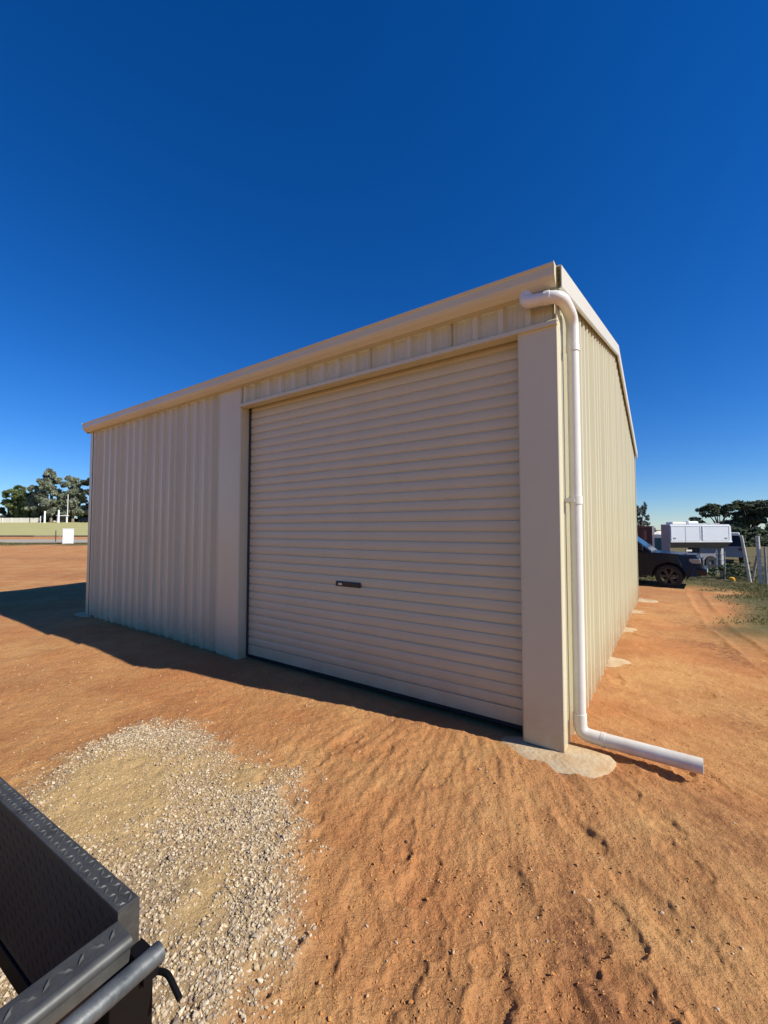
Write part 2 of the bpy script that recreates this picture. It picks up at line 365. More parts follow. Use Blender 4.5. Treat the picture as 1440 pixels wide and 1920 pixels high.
# ------------------------------------------------------------------ ground
def make_ground():
    ang = np.concatenate([np.linspace(-52, 52, 620, endpoint=False), np.linspace(52, 308, 120, endpoint=False)])*math.pi/180
    rad = np.concatenate([np.geomspace(.45, 9, 520, endpoint=False), np.geomspace(9, 40, 110, endpoint=False), np.geomspace(40, 1500, 50)])
    A, Q = np.meshgrid(ang, rad); x = (Q*np.sin(A)).ravel(); y = (Q*np.cos(A)).ravel()
    x = np.append(x, 0.); y = np.append(y, 0.)
    z = ground_z(x, y)
    n = len(ang); m = len(rad); i = np.arange(m-1)[:, None]*n; j = np.arange(n)[None, :]; j2 = (j+1) % n
    F = np.stack([i+j, i+n+j, i+n+j2, i+j2], -1).reshape(-1, 4)[:, ::-1]
    g = gravel_mask(x, y)
    sc = 1.0*np.exp(-((x-.74-.10*(y-1.6))/.11)**2-((y-1.58)/.42)**2) + .7*np.exp(-((x-1.85)/.3)**2-((y-2.3)/.3)**2)
    for (qx, qy, qa, qb, am) in ((4.6,5.6,.5,1.1,.8), (5.6,7.6,.5,1.6,.6), (3.2,3.6,.5,.5,.5), (-6.5,9.5,2.2,.7,.5), (-9,14,3,1.2,.5), (-3.2,4.1,.8,.3,.35), (-16,22,6,1.5,.5)): sc = sc + am*np.exp(-((x-qx)/qa)**2-((y-qy)/qb)**2)
    sc = np.clip(sc*(1+.9*fbm(x*3, y*3, 3, 99)), 0, 1)
    # weedy strip along the fence on the right
    lx, ly = to_local(x, y)
    e = (lx-1.35) + .45*(9-ly)*.35 + .65*fbm(x*.45, y*.45, 4, 120)
    veg = sstep(.1, .9, e)*sstep(4.2, 6.5, ly)*.92
    veg = np.maximum(veg, .9*sstep(12.6, 14.5, ly+.7*fbm(x*.6,y*.6,3,121))*sstep(-2, -.5, lx))
    veg = np.maximum(veg, .8*sstep(.25, .5, fbm(x*.9, y*1.6, 4, 125))*sstep(4.5, 7.5, ly)*sstep(.6, 1.8, lx))
    verge = sstep(36, 37.2, y+.6*fbm(x*.7, y*.2, 2, 130))*sstep(39.6, 39, y)*sstep(-2, -8, x)
    veg = np.maximum(veg, verge); veg = np.maximum(veg, .85*sstep(55, 90, np.hypot(x, y))*sstep(-5, 10, x))
    o = np_mesh('ground', np.stack([x, y, z], 1), F, M_earth, smooth=True, attrs={'gravel': ('FLOAT', g), 'bare': ('FLOAT', bare_mask(x, y)), 'scuff': ('FLOAT', sc), 'veg': ('FLOAT', np.clip(veg, 0, 1))})
    # close the small hole below the camera
    bm = bmesh.new(); bm.from_mesh(o.data); bm.verts.ensure_lookup_table(); c = bm.verts[len(x)-1]
    for k in range(n): bm.faces.new((c, bm.verts[(k+1) % n], bm.verts[k])).smooth = True
    bm.normal_update(); bm.to_mesh(o.data); bm.free()
    return tag(o, kind='structure')
ground = make_ground()

def strip_sheet(name, x0, x1, nx, ys, dz, m):
    xs = np.linspace(x0, x1, nx); X, Y = np.meshgrid(xs, ys); x = X.ravel(); y = Y.ravel()
    z = base_h(x, y)+dz; n = nx; i = np.arange(len(ys)-1)[:, None]*n; j = np.arange(n-1)[None, :]
    F = np.stack([i+j, i+j+1, i+n+j+1, i+n+j], -1).reshape(-1, 4)
    return tag(np_mesh(name, np.stack([x, y, z], 1), F, m, smooth=True), kind='structure')
strip_sheet('sports_field', -190, -16, 60, np.linspace(52.5, 124, 30), .06, M_field)
strip_sheet('road', -170, -16, 60, np.linspace(39.2, 45, 6), .05, M_road)

# ------------------------------------------------------------------ stones
ICO_V = None
def ico():
    bm = bmesh.new(); bmesh.ops.create_icosphere(bm, subdivisions=1, radius=1); bm.verts.index_update()
    V = np.array([v.co[:] for v in bm.verts]); F = np.array([[v.index for v in f.verts] for f in bm.faces]); bm.free(); return V, F
def scatter_stones(name, P, size, tint, m, flat=.65, parent=None, jit=.22):
    V0, F0 = ico(); n = len(P); k = len(V0)
    a = rng.uniform(0, 6.283, n); b = rng.uniform(-.6, .6, n)
    sc = np.stack([size*rng.uniform(.75, 1.25, n), size*rng.uniform(.6, 1.0, n), size*flat*rng.uniform(.7, 1.2, n)], 1)
    V = V0[None]*(1+rng.normal(0, jit, (n, k, 1)))*sc[:, None, :]
    cb, sb = np.cos(b)[:, None], np.sin(b)[:, None]
    X, Y, Z = V[..., 0]*cb-V[..., 2]*sb, V[..., 1], V[..., 0]*sb+V[..., 2]*cb
    ca, sa = np.cos(a)[:, None], np.sin(a)[:, None]
    W = np.stack([X*ca-Y*sa, X*sa+Y*ca, Z], -1)+P[:, None, :]
    F = (F0[None]+np.arange(n)[:, None, None]*k).reshape(-1, 3)
    T = np.repeat(np.concatenate([tint, np.ones((n, 1))], 1), k, 0)
    return np_mesh(name, W.reshape(-1, 3), F, m, parent, False, {'tint': ('FLOAT_COLOR', T)})
def gravel():
    N = 120000; x = rng.uniform(-2.7, -.1, N); y = rng.uniform(.85, 3.6, N)
    g = gravel_mask(x, y); b = bare_mask(x, y)
    thin = .45+.55*sstep(-.25, .15, fbm(x*2.2, y*2.2, 3, 96)); thin = np.where(x < -1.2, np.maximum(thin, .8), thin)
    keep = rng.uniform(0, 1, N) < np.clip(g**1.4*1.1, 0, 1)*(1-.92*b)*thin*np.where(y < 2.2, 1, .85)
    x = x[keep]; y = y[keep]; n = len(x); s = np.clip(rng.lognormal(math.log(.0047), .36, n), .0022, .0115)
    z = ground_z(x, y)+s*.25
    pal = np.array([(.58,.47,.31),(.51,.40,.26),(.66,.55,.385),(.45,.345,.235),(.56,.42,.24),(.60,.49,.34),(.30,.225,.165)])
    t = pal[rng.integers(0, len(pal), n)]*rng.uniform(.76, 1.06, (n, 1))
    return tag(scatter_stones('gravel', np.stack([x, y, z], 1), s, t, M_stone), 'patch of loose beige gravel spread on the red earth beside the trailer', 'gravel', kind='stuff')
gravel()
def pebbles():
    n = 1100; r = np.exp(rng.uniform(math.log(1.2), math.log(12), n)); a = rng.uniform(-.8, .8, n)
    x = r*np.sin(a); y = r*np.cos(a)
    m = 1100; xs = rng.uniform(-4.5, -.6, m); ys = rng.uniform(2.7, 4.9, m)      # more of them left of the door
    x = np.append(x, xs); y = np.append(y, ys)
    lx, ly = to_local(x, y); k = ~((lx < .05) & (lx > -8) & (ly > -.05) & (ly < 8.6)); x = x[k]; y = y[k]; n = len(x)
    s = np.clip(rng.lognormal(math.log(.0042), .4, n), .002, .014)
    pal = np.array([(.56,.38,.22),(.50,.30,.16),(.60,.46,.32),(.42,.23,.12)])
    t = pal[rng.integers(0, 4, n)]*rng.uniform(.8, 1.1, (n, 1))
    return tag(scatter_stones('scattered_pebbles', np.stack([x, y, ground_z(x, y)+s*.3], 1), s, t, M_stone), 'small pale pebbles scattered over the red earth', 'pebbles', kind='stuff')
pebbles()
def clods():
    n = 14000; r = np.exp(rng.uniform(math.log(1.2), math.log(9), n)); a = rng.uniform(-.75, .8, n)
    x = r*np.sin(a); y = r*np.cos(a); d = fbm(x*1.3, y*1.3, 3, 140)
    lx, ly = to_local(x, y); k = (rng.uniform(-.3, .5, n) < d) & ~((lx < .05) & (lx > -8) & (ly > -.05)) & (gravel_mask(x, y) < .3); x = x[k]; y = y[k]; n = len(x)
    s = np.clip(rng.lognormal(math.log(.003), .4, n), .0015, .0085)
    t = np.array([(.53,.25,.085)])*rng.uniform(.75, 1.15, (n, 1))
    return tag(scatter_stones('earth_crumbs', np.stack([x, y, ground_z(x, y)+s*.25], 1), s, t, M_clod, .7, jit=.28), 'crumbled lumps of red earth lying on the ground', 'earth', kind='stuff')
clods()

# ------------------------------------------------------------------ shed
shed = empty('shed', (CX, CY, 0), PSI-math.pi/2, label='cream ribbed steel shed with closed roller door and low gable roof', cat='shed')
LX, WY = SHED_L, SHED_W
H_TOP, RISE = 3.433, 1.016
PITCH = .21; PAN = .041
def rake(y): return H_TOP + RISE*(1-abs(y-WY/2)/(WY/2))
def rib_profile(t0, t1):
    """ (t, out) along the sheet: pans with trapezoid ribs at multiples of PITCH plus two small swages """
    pts = [(t0, 0)]; k = math.ceil((t0-.05)/PITCH)
    while k*PITCH < t1+.05:
        c = k*PITCH
        for d, h in ((-.041,0),(-.020,.034),(.020,.034),(.041,0),(.085,0),(.0925,.004),(.1,0),(.1175,0),(.125,.004),(.1325,0)):
            if t0+1e-4 < c+d < t1-1e-4: pts.append((c+d, h))
        k += 1
    pts.append((t1, 0)); pts.sort(); return pts
def sheet(name, t0, t1, place, zb, zt, m=M_cream, parent=shed):
    """place(t, out) -> (x, y); zb/zt callables of t"""
    P = rib_profile(t0, t1); mb = MB(); n = len(P); v = []; TH = .004
    for t, h in P:
        x, y = place(t, h); x2, y2 = place(t, h-TH)
        v += [(x, y, zb(t)), (x, y, zt(t)), (x2, y2, zb(t)), (x2, y2, zt(t))]
    f = []
    for i in range(n-1):
        a = i*4; b = a+4
        f += [(a, b, b+1, a+1), (a+2, a+3, b+3, b+2), (a+1, b+1, b+3, a+3), (a, a+2, b+2, b)]
    f += [(0, 1, 3, 2), ((n-1)*4, (n-1)*4+2, (n-1)*4+3, (n-1)*4+1)]
    return mb.add(v, f).build(name, m, parent)
def run(name, t0, t1, place, zb, zt, lap=.84):
    k = math.floor(t0/lap+1e-6)
    while k*lap < t1-1e-6:
        a = max(t0, k*lap); b = min(t1, (k+1)*lap); dk = .0012*(k % 2)
        if b-a > .02: sheet(name, a, b, (lambda t, h, d=dk: place(t, h+d)), zb, zt)
        k += 1
GB = 3.285                                                   # gutter underside
U_J, U_L, U_L2, Z_H = .29, 3.634, 4.05, 3.03                 # jambs and head of the doorway (distance from the near corner)
front = lambda t, h: (-t, PAN-h)
run('wall_sheet', U_L2-.03, LX-.03, front, lambda t: -.06, lambda t: GB+.06)
run('header_sheet', .03, U_L2-.04, front, lambda t: Z_H+.02, lambda t: GB+.06)
side = lambda t, h: (-PAN+h, t)
run('wall_sheet', .03, WY-.03, side, lambda t: -.10-.012*t, lambda t: rake(t)-.06)
run('wall_sheet', .03, WY-.03, lambda t, h: (-LX+PAN-h, t), lambda t: -.1, lambda t: rake(t)-.06)
run('wall_sheet', .03, LX-.03, lambda t, h: (-t, WY-PAN+h), lambda t: -.2, lambda t: H_TOP-.1)
def roof_sheets():
    for s_ in (0, 1):
        k = 0
        while k*.84 < LX+.02:
            a = max(-.02, k*.84); b = min(LX+.02, (k+1)*.84); P = rib_profile(a, b); v = []; f = []
            for t, h in P:
                for q in (-.03, WY/2):
                    yy = q if s_ == 0 else WY-q
                    zz = H_TOP-.035+RISE*(q/(WY/2))+h+.0012*(k % 2); v += [(-t, yy, zz), (-t, yy, zz-.004)]
            n = len(P)
            for i in range(n-1):
                a_ = i*4; b_ = a_+4
                f += [(a_, a_+2, b_+2, b_), (a_+1, b_+1, b_+3, a_+3), (a_, b_, b_+1, a_+1), (a_+2, a_+3, b_+3, b_+2)]
            f += [(0, 1, 3, 2), ((n-1)*4, (n-1)*4+2, (n-1)*4+3, (n-1)*4+1)]
            MB().add(v, f).build('roof_sheet', M_cream, shed); k += 1
    MB().add([(.03,WY/2-.18,rake(WY/2-.18)-.004),(.03,WY/2,rake(WY/2)+.02),(.03,WY/2+.18,rake(WY/2+.18)-.004),(-LX-.03,WY/2-.18,rake(WY/2-.18)-.004),(-LX-.03,WY/2,rake(WY/2)+.02),(-LX-.03,WY/2+.18,rake(WY/2+.18)-.004)],
             [(0,1,4,3),(1,2,5,4)]).build('ridge_cap', M_cream, shed)
roof_sheets()
def flash(name, poly, z0, z1, m=M_cream, th=.003):
    """thin folded flashing: open polyline in plan, extruded"""
    P = [Vector((p[0], p[1], 0)) for p in poly]; off = []
    for i, p in enumerate(P):
        d0 = (P[i]-P[i-1]).normalized() if i else (P[1]-P[0]).normalized()
        d1 = (P[i+1]-P[i]).normalized() if i < len(P)-1 else d0
        n = Vector((-(d0+d1).y, (d0+d1).x, 0)).normalized(); k = 1/max(.3, n.dot(Vector((-d0.y, d0.x, 0)))); off.append(p+n*th*k)
    ring = [(q.x, q.y) for q in P]+[(q.x, q.y) for q in reversed(off)]
    return MB().sweep(ring, z0, z1, lambda p, t: (p[0], p[1], t)).build(name, m, shed)
# door-side corner cover, left cover with its jamb return, far corner flashings
flash('corner_flashing', [(-U_J, .15), (-U_J, .012), (-U_J+.012, 0), (-.006, 0), (0, .006), (0, .105), (-.008, .112)], .0, Z_H+.002)
flash('corner_cap', [(-.008, .034), (-.008, .006), (-.014, .0055)], Z_H, 3.30)
flash('side_corner_strip', [(-.004, .0), (-.004, .115), (-.012, .12)], Z_H+.006, 3.40)
flash('door_jamb_flashing', [(-U_L2, .03), (-U_L2, .0), (-U_L-.012, 0), (-U_L, .012), (-U_L, .15)], -.01, GB+.03)
flash('corner_flashing', [(-LX+.10, .0), (-LX, 0), (-LX, .10)], -.02, GB+.03)
flash('corner_flashing', [(0, WY-.10), (0, WY), (-.1, WY)], -.2, H_TOP-.03)
flash('corner_flashing', [(-LX, WY-.10), (-LX, WY), (-LX+.1, WY)], -.2, H_TOP-.03)
# head flashing over the doorway
MB().sweep([(.0, Z_H+.002), (-.024, Z_H+.002), (-.024, Z_H+.034), (-.012, Z_H+.044), (.0, Z_H+.052), (.034, Z_H+.052), (.034, Z_H+.044), (.0, Z_H+.038), (-.016, Z_H+.030), (-.016, Z_H+.012), (.085, Z_H+.012), (.085, Z_H+.002)],
           -U_L+.002, .0, lambda p, t: (t, p[0], p[1])).build('head_flashing', M_cream, shed)
# roller door: a backing curtain with its slats, bottom rail, guides and lock
DV = .15; SL = .0914; Z0 = .165
door = MB().box(-U_L-.05, -U_J+.05, DV+.010, DV+.016, .03, Z_H+.12).build('roller_door', M_slat, shed)
prof = [(0,0),(.005,0),(.009,-.0085),(.018,-.0105),(.045,-.0125),(.072,-.0105),(.082,-.0085),(.0864,0),(.0914,0)]
sm = MB(); v = []; f = []
for x in (-U_L-.035, -U_J+.035):
    for z, o_ in prof: v.append((x, o_, z))
    for z, o_ in prof: v.append((x, .004, z))
n = len(prof)
for i in range(n-1):
    f.append((i, i+1, 2*n+i+1, 2*n+i)); f.append((n+i, 3*n+i, 3*n+i+1, n+i+1))
f += [(0, 2*n, 3*n, n), (n-1, 2*n-1, 4*n-1, 3*n-1)]
f += [tuple(range(n))+tuple(range(2*n-1, n-1, -1)), tuple(range(3*n, 4*n))+tuple(range(3*n-1, 2*n-1, -1))]
first = sm.add(v, f).build('slat', M_slat, door, angle=35); first.location = (0, DV, Z0)
k = 1
while Z0+k*SL < Z_H+.06:
    o = first.copy(); COL.objects.link(o); o.parent = door; o.location = (0, DV+.0016*math.sin(k*1.9), Z0+k*SL); o.rotation_euler = (rnd.uniform(-.022, .022), 0, 0); k += 1
MB().box(-U_L-.03, -U_J+.03, DV-.012, DV+.009, .045, Z0-.002, .004).build('bottom_rail', M_slat, door)
MB().box(-U_L-.025, -U_J+.025, DV-.004, DV+.012, .012, .047).build('weather_seal', M_rub, door)
for x in (-U_L+.002, -U_J-.03):
    MB().box(x, x+.028, DV-.026, DV-.014, .02, Z_H+.03).build('guide_rail', M_shade, door)  # rail coloured dark to paint the shaded gap beside the jamb
lock = MB().box(-2.205, -1.89, DV-.030, DV-.012, .972, 1.022, .006).build('lock_plate', M_black, door)
MB().box(-2.165, -2.115, DV-.036, DV-.028, .985, 1.008, .003).build('lock_slot', M_steel, door)
# gutter along the front, with end caps
gp = [(.02, GB), (-.055, GB), (-.094, 3.315), (-.113, 3.342), (-.116, 3.352), (-.116, 3.413), (-.126, 3.420), (-.126, H_TOP), (-.108, H_TOP), (-.108, 3.352), (-.09, 3.325), (-.054, GB+.006), (.02, GB+.006)]
def gutter_piece(a, b, d): return MB().sweep(gp, a, b, lambda p, t: (t, p[0]-d, p[1]-d*.5)).build('gutter', M_cream, shed)
gutter_piece(-LX-.04, -3.98, .0); gutter_piece(-4.03, .005, .0018)
cap = [(.02, GB-.003), (-.056, GB-.003), (-.096, 3.313), (-.119, 3.35), (-.119, 3.412), (-.13, 3.42), (-.13, H_TOP+.004), (.02, H_TOP+.004)]
for t in (-LX-.045, .003): MB().sweep(cap, t, t+.006, lambda p, t_: (t_, p[0], p[1])).build('gutter_end', M_cream, shed)
gp2 = [(2*WY-0-(q[0]+WY), q[1]) for q in gp]
MB().sweep(gp2, -LX-.04, .005, lambda p, t: (t, p[0], p[1]-.005)).build('gutter', M_cream, shed)
# barge capping along both rakes: folded face, return and top leg
def barge(x, sgn):
    for half in (0, 1):
        pr = [(-.10, .012), (.040, .012), (.046, .004), (.046, -.150), (.036, -.162), (.022, -.162), (.022, -.156), (.034, -.156), (.040, -.146), (.040, 0), (-.10, .004)]
        ya, yb = (-.055, WY/2) if half == 0 else (WY/2+.001, WY+.055)
        MB().sweep(pr, ya, yb, lambda p, y: (x+sgn*p[0], y, rake(y)+.006+p[1]+(.002 if half else 0))).build('barge_capping', M_barge, shed)
barge(0, 1); barge(-LX, -1)
# screw lines on the cladding of the gable
def screws():
    mb = MB()
    for zz in (.25, 1.2, 2.2, 3.1):
        kk = 1
        while kk*PITCH < WY-.1:
            y = kk*PITCH+.05; mb.tube([(-PAN+.0, y, zz), (-PAN+.006, y, zz)], .006, 6); kk += 1
    for zz in (.25, 1.2, 2.2, 3.1):
        t = U_L2+.12
        while t < LX-.1:
            kk = round(t/PITCH); mb.tube([(-kk*PITCH-.05, PAN, zz), (-kk*PITCH-.05, PAN-.006, zz)], .006, 6); t += PITCH
    o = mb.build('cladding_screws', M_barge, shed); o['kind'] = 'stuff'
screws()
# downpipe: outlet under the gutter, swan-neck, drop, shoe and discharge length
PR = .043
def arc(c, r, a0, a1, e1, e2, n=7):
    return [Vector(c)+Vector(e1)*r*math.cos(a0+(a1-a0)*i/n)+Vector(e2)*r*math.sin(a0+(a1-a0)*i/n) for i in range(n+1)]
PX, PY = .058, .245
top0 = Vector((-.205, -.045, 3.30)); b0 = Vector((-.205, -.065, 3.235)); c0 = Vector((.045, -.03, 3.205)); d0 = Vector((PX, PY, 3.02))
def smooth_path(P, n=6):
    """round the corners of a polyline with quadratic curves"""
    P = [Vector(p) for p in P]; out = [P[0]]
    for i in range(1, len(P)-1):
        L0 = min((P[i]-P[i-1]).length, (P[i+1]-P[i]).length)*.5; L0 = min(L0, .095)
        a = P[i]+(P[i-1]-P[i]).normalized()*L0; b = P[i]+(P[i+1]-P[i]).normalized()*L0
        for k_ in range(n+1):
            t = k_/n; out.append(a*(1-t)**2+P[i]*2*t*(1-t)+b*t*t)
    out.append(P[-1]); return out
neck = [top0, (-.205, -.072, 3.225), (.035, -.055, 3.215), (PX, PY, 3.175), (PX, PY, 2.95)]
down = MB().tube([(PX, PY, .13), (PX, PY, 3.0)], PR, 20).build('downpipe', M_pvc, shed, angle=40)
MB().tube(smooth_path(neck), PR+.003, 20).build('swan_neck', M_pvc, down, angle=50)
for zz, h in ((2.955, .05), (1.80, .06)):
    MB().tube([(PX, PY, zz-h), (PX, PY, zz)], PR+.0055, 20).build('pipe_socket', M_pvc, down, angle=40)
MB().tube([(-.075,-.0655,3.219),(-.035,-.062,3.2175)], PR+.007, 20).build('pipe_socket', M_pvc, down, angle=40)
for zz in (1.77,):
    mb = MB().box(-.03, PX, PY-.055, PY-.045, zz-.015, zz+.015).box(-.03, PX, PY+.045, PY+.055, zz-.015, zz+.015)
    mb.tube([(PX, PY, zz-.015), (PX, PY, zz+.015)], PR+.003, 20).build('pipe_clip', M_pvc, down)
EZ = .052
shoe = [(PX, PY, .20), (PX, PY, .056), (.22, PY-.008, .052)]
MB().tube(smooth_path(shoe), PR+.005, 20).build('pipe_shoe', M_pvc, down, angle=50)
MB().tube([(.20, PY-.006, .052), (.225, PY-.0085, .052)], PR+.0085, 20).build('pipe_socket', M_pvc, down, angle=40)
oe = Vector((.775, .195, .062)); os_ = Vector((.19, PY-.006, .052)); r_o = .048; nn = 20
mb = MB(); d_ = (oe-os_).normalized()
mb.tube([os_, oe], r_o, nn, caps=False); mb.tube([oe, oe-d_*.12], r_o-.004, nn, caps=True)
# rim ring between outer and inner wall
b_in = nn*2; mb.f += [(nn+k_, nn+(k_+1) % nn, b_in+(k_+1) % nn, b_in+k_) for k_ in range(nn)]
mb.build('discharge_pipe', M_pvc, down, angle=40)
# concrete footings poured around the posts
def footing(x, y, rx, ry, z, seed):
    r_ = random.Random(seed); n = 26; mb = MB(); v = []; ph = [r_.uniform(0, 6.28) for _ in range(4)]
    for ring, (k_, dz) in enumerate(((1.04, -.12), (1.0, -.008), (.93, 0), (.5, .003), (.0, .004))):
        for i in range(n):
            a = 2*math.pi*i/n; w = 1+.10*math.sin(2*a+ph[0])+.08*math.sin(3*a+ph[1])+.05*math.sin(5*a+ph[2])+.03*math.sin(9*a+ph[3])
            v.append((x+rx*k_*w*math.cos(a), y+ry*k_*w*math.sin(a), z+dz+(.004*math.sin(4*a+ph[1]) if 0 < ring < 4 else 0)))
    f = [(j*n+i, j*n+(i+1) % n, (j+1)*n+(i+1) % n, (j+1)*n+i) for j in range(4) for i in range(n)]
    return mb.add(v, f).build('footing', M_conc, shed, angle=50)
footing(-.05, -.03, .34, .23, -.006, 1)
footing(-3.80, .0, .27, .20, -.008, 2); footing(-LX-.04, .03, .22, .16, .06, 3)
footing(0, 2.68, .20, .25, -.056, 4); footing(.0, 4.73, .22, .22, -.082, 5); footing(.0, 6.72, .30, .20, -.104, 6); footing(.05, WY, .3, .3, -.13, 7)

# ------------------------------------------------------------------ trailer in the foreground
TC = Vector((-.434, .766, 0)); ta = Vector((-.849, .528, 0)).normalized(); tb = Vector((-.528, -.849, 0)).normalized()
trailer = empty('box_trailer', (TC.x, TC.y, 0), math.atan2(ta.y, ta.x), label='dark steel box trailer with tread-plate rails in the bottom left corner', cat='trailer')
# local: x along the side wall (away from the tailgate), y towards the other side
ZT = .90; ZF = .47; ZW = .592; TL = 3.2; TW = 1.45; AXL = 2.3
def tb_(mb, name, m, parent=trailer, **k): return mb.build(name, m, parent, **k)
def lozenges(mb, x0, x1, y0, y1, z, sp=.0215, axis='z', h=.0024):
    """raised dashes of tread plate"""
    nx = int((x1-x0)/sp); ny = max(1, round((y1-y0)/sp)); dx = (x1-x0)/max(nx,1); dy = (y1-y0)/ny
    for i in range(nx):
        for j in range(ny):
            cx = x0+(i+.5)*dx; cy = y0+(j+.5)*dy; s_ = 1 if (i+j) % 2 else -1
            c, s2 = math.cos(R(45)), math.sin(R(45))*s_; l = .0095*sp/.0185; w = .0034
            pts = [(-l,0,0),(0,-w,0),(l,0,0),(0,w,0),(-l*.45,0,h),(l*.45,0,h)]
            q = []
            for a, b, hh in pts:
                u = cx+a*c-b*s2; v_ = cy+a*s2+b*c
                q.append((u, v_, z+hh) if axis == 'z' else (u, z+hh, v_))
            mb.add(q, [(0,1,5,4),(1,2,5),(2,3,4,5),(3,0,4)])
side_a = tb_(MB().box(0, TL, .002, .0335, ZW, ZT-.007), 'side_wall', M_dark)
rail = tb_(MB().box(.0, TL, .0, .036, ZT-.006, ZT, .0015), 'top_rail', M_tread, side_a)
mb = MB(); lozenges(mb, .004, TL-.01, .002, .034, ZT+.0002, .0165); o = tb_(mb, 'tread_pattern', M_lip, side_a); o['kind'] = 'stuff'
mb = MB(); lozenges(mb, .01, 1.4, ZW+.01, ZT-.02, .0336, .020, 'y', .0008); o = tb_(mb, 'tread_pattern', M_dark, side_a); o['kind'] = 'stuff'
tb_(MB().box(-.0015, .0, .0, .036, ZF-.02, ZT-.001), 'end_plate', M_tread, side_a)
tb_(MB().box(0, TL, .0, .034, .530, .579, .002), 'frame_rail', M_post, side_a)
side_b = tb_(MB().box(0, TL, TW-.031, TW-.004, ZF-.02, ZT-.004), 'side_wall', M_dark)
tb_(MB().box(.0, TL, TW-.036, TW, ZT-.022, ZT, .002), 'top_rail', M_tread, side_b)
tb_(MB().box(TL+.001, TL+.03, .0, TW, ZF-.02, ZT), 'front_wall', M_dark)
tb_(MB().box(0, TL, .42, TW-.42, ZF-.03, ZF), 'floor', M_floor)
gate = tb_(MB().box(-.040, -.012, .04, TW-.04, ZF-.02, ZT-.02), 'tailgate', M_dark)
tb_(MB().box(-.046, -.004, .038, TW-.038, ZT-.026, ZT-.010, .002), 'top_rail', M_tread, gate)
mb = MB(); lozenges(mb, -.046, -.004, .045, TW-.05, ZT-.0098, .022, 'z', .0036); o = tb_(mb, 'tread_pattern', M_lip, gate); o['kind'] = 'stuff'
tb_(MB().tube([(-.047, .040, ZT-.0195), (-.047, TW-.04, ZT-.0195)], .0105, 12).box(-.054,-.041,.042,TW-.042,ZT-.055,ZT-.022), 'front_lip', M_lip, gate, angle=40)
tb_(MB().tube([(-.088, .012, .862), (-.088, .020, .862), (-.088, TW-.02, .862)], .0148, 16), 'tie_bar', M_worn, gate, angle=40)
post = tb_(MB().box(-.084, -.056, .020, .086, .40, .846, .002), 'corner_post', M_post)
tb_(MB().box(-.072, -.060, .10, TW-.10, .52, .80, .003), 'number_plate_panel', M_tread, gate)
tb_(MB().box(-.135, -.062, TW-.09, TW-.02, .40, .843, .004), 'corner_post', M_post)
for y in (.03, TW-.03): tb_(MB().box(-.095, -.045, y-.012, y+.012, .835, .866), 'bar_bracket', M_post, gate)
def tl(p): d = Vector((p[0], p[1], 0))-TC; return (d.dot(ta), d.dot(Vector((-ta.y, ta.x, 0))), p[2])
lat = [(-.080, .022, .835), (-.100, .014, .838), (-.112, .012, .838), (-.150, .016, .826)]
tb_(MB().tube(smooth_path(lat, 4), .0045, 10), 'latch_pin', M_post, post, angle=50)
tb_(MB().box(-.04, TL, .44, .50, ZF-.11, ZF-.031).box(-.04, TL, TW-.50, TW-.44, ZF-.11, ZF-.031).box(.9, .96, .0, TW, .36, .424).box(2.0, 2.06, .0, TW, .36, .424), 'chassis_rail', M_post)
tb_(MB().tube([(AXL, -.12, .32), (AXL, TW+.12, .32)], .022, 10), 'axle', M_post)
for yy, s_ in ((-.13, -1), (TW+.13, 1)):
    f_ = lambda x, y, h, yy=yy: (AXL+x, yy+h, .32+y)
    w = tb_(MB().lathe([(.19,-.08),(.29,-.09),(.315,-.07),(.32,0),(.315,.07),(.29,.09),(.19,.08)], 28, f_), 'wheel', M_rub, angle=40)
    tb_(MB().lathe([(.02,-.03),(.19,-.05),(.19,.05),(.02,.03)], 20, f_), 'rim', M_gpost, w, angle=40)
    mb = MB(); pr = [(.36*math.cos(a), .36*math.sin(a)) for a in np.linspace(.25, math.pi-.25, 10)]
    ring = pr+[(x*.985, y*.985) for x, y in reversed(pr)]
    tb_(mb.sweep(ring, yy-.11, yy+.11, lambda p, t: (AXL+p[0], t, .32+p[1])), 'mudguard', M_tread)
tb_(MB().tube([(TL, .3, ZF-.07), (TL+1.3, TW/2, ZF-.07), ], .03, 8).tube([(TL, TW-.3, ZF-.07), (TL+1.3, TW/2, ZF-.07)], .03, 8), 'drawbar', M_post)
tb_(MB().tube([(TL+1.1, TW/2+.1, -.1), (TL+1.1, TW/2+.1, .5)], .025, 8), 'jockey_stand', M_gpost)

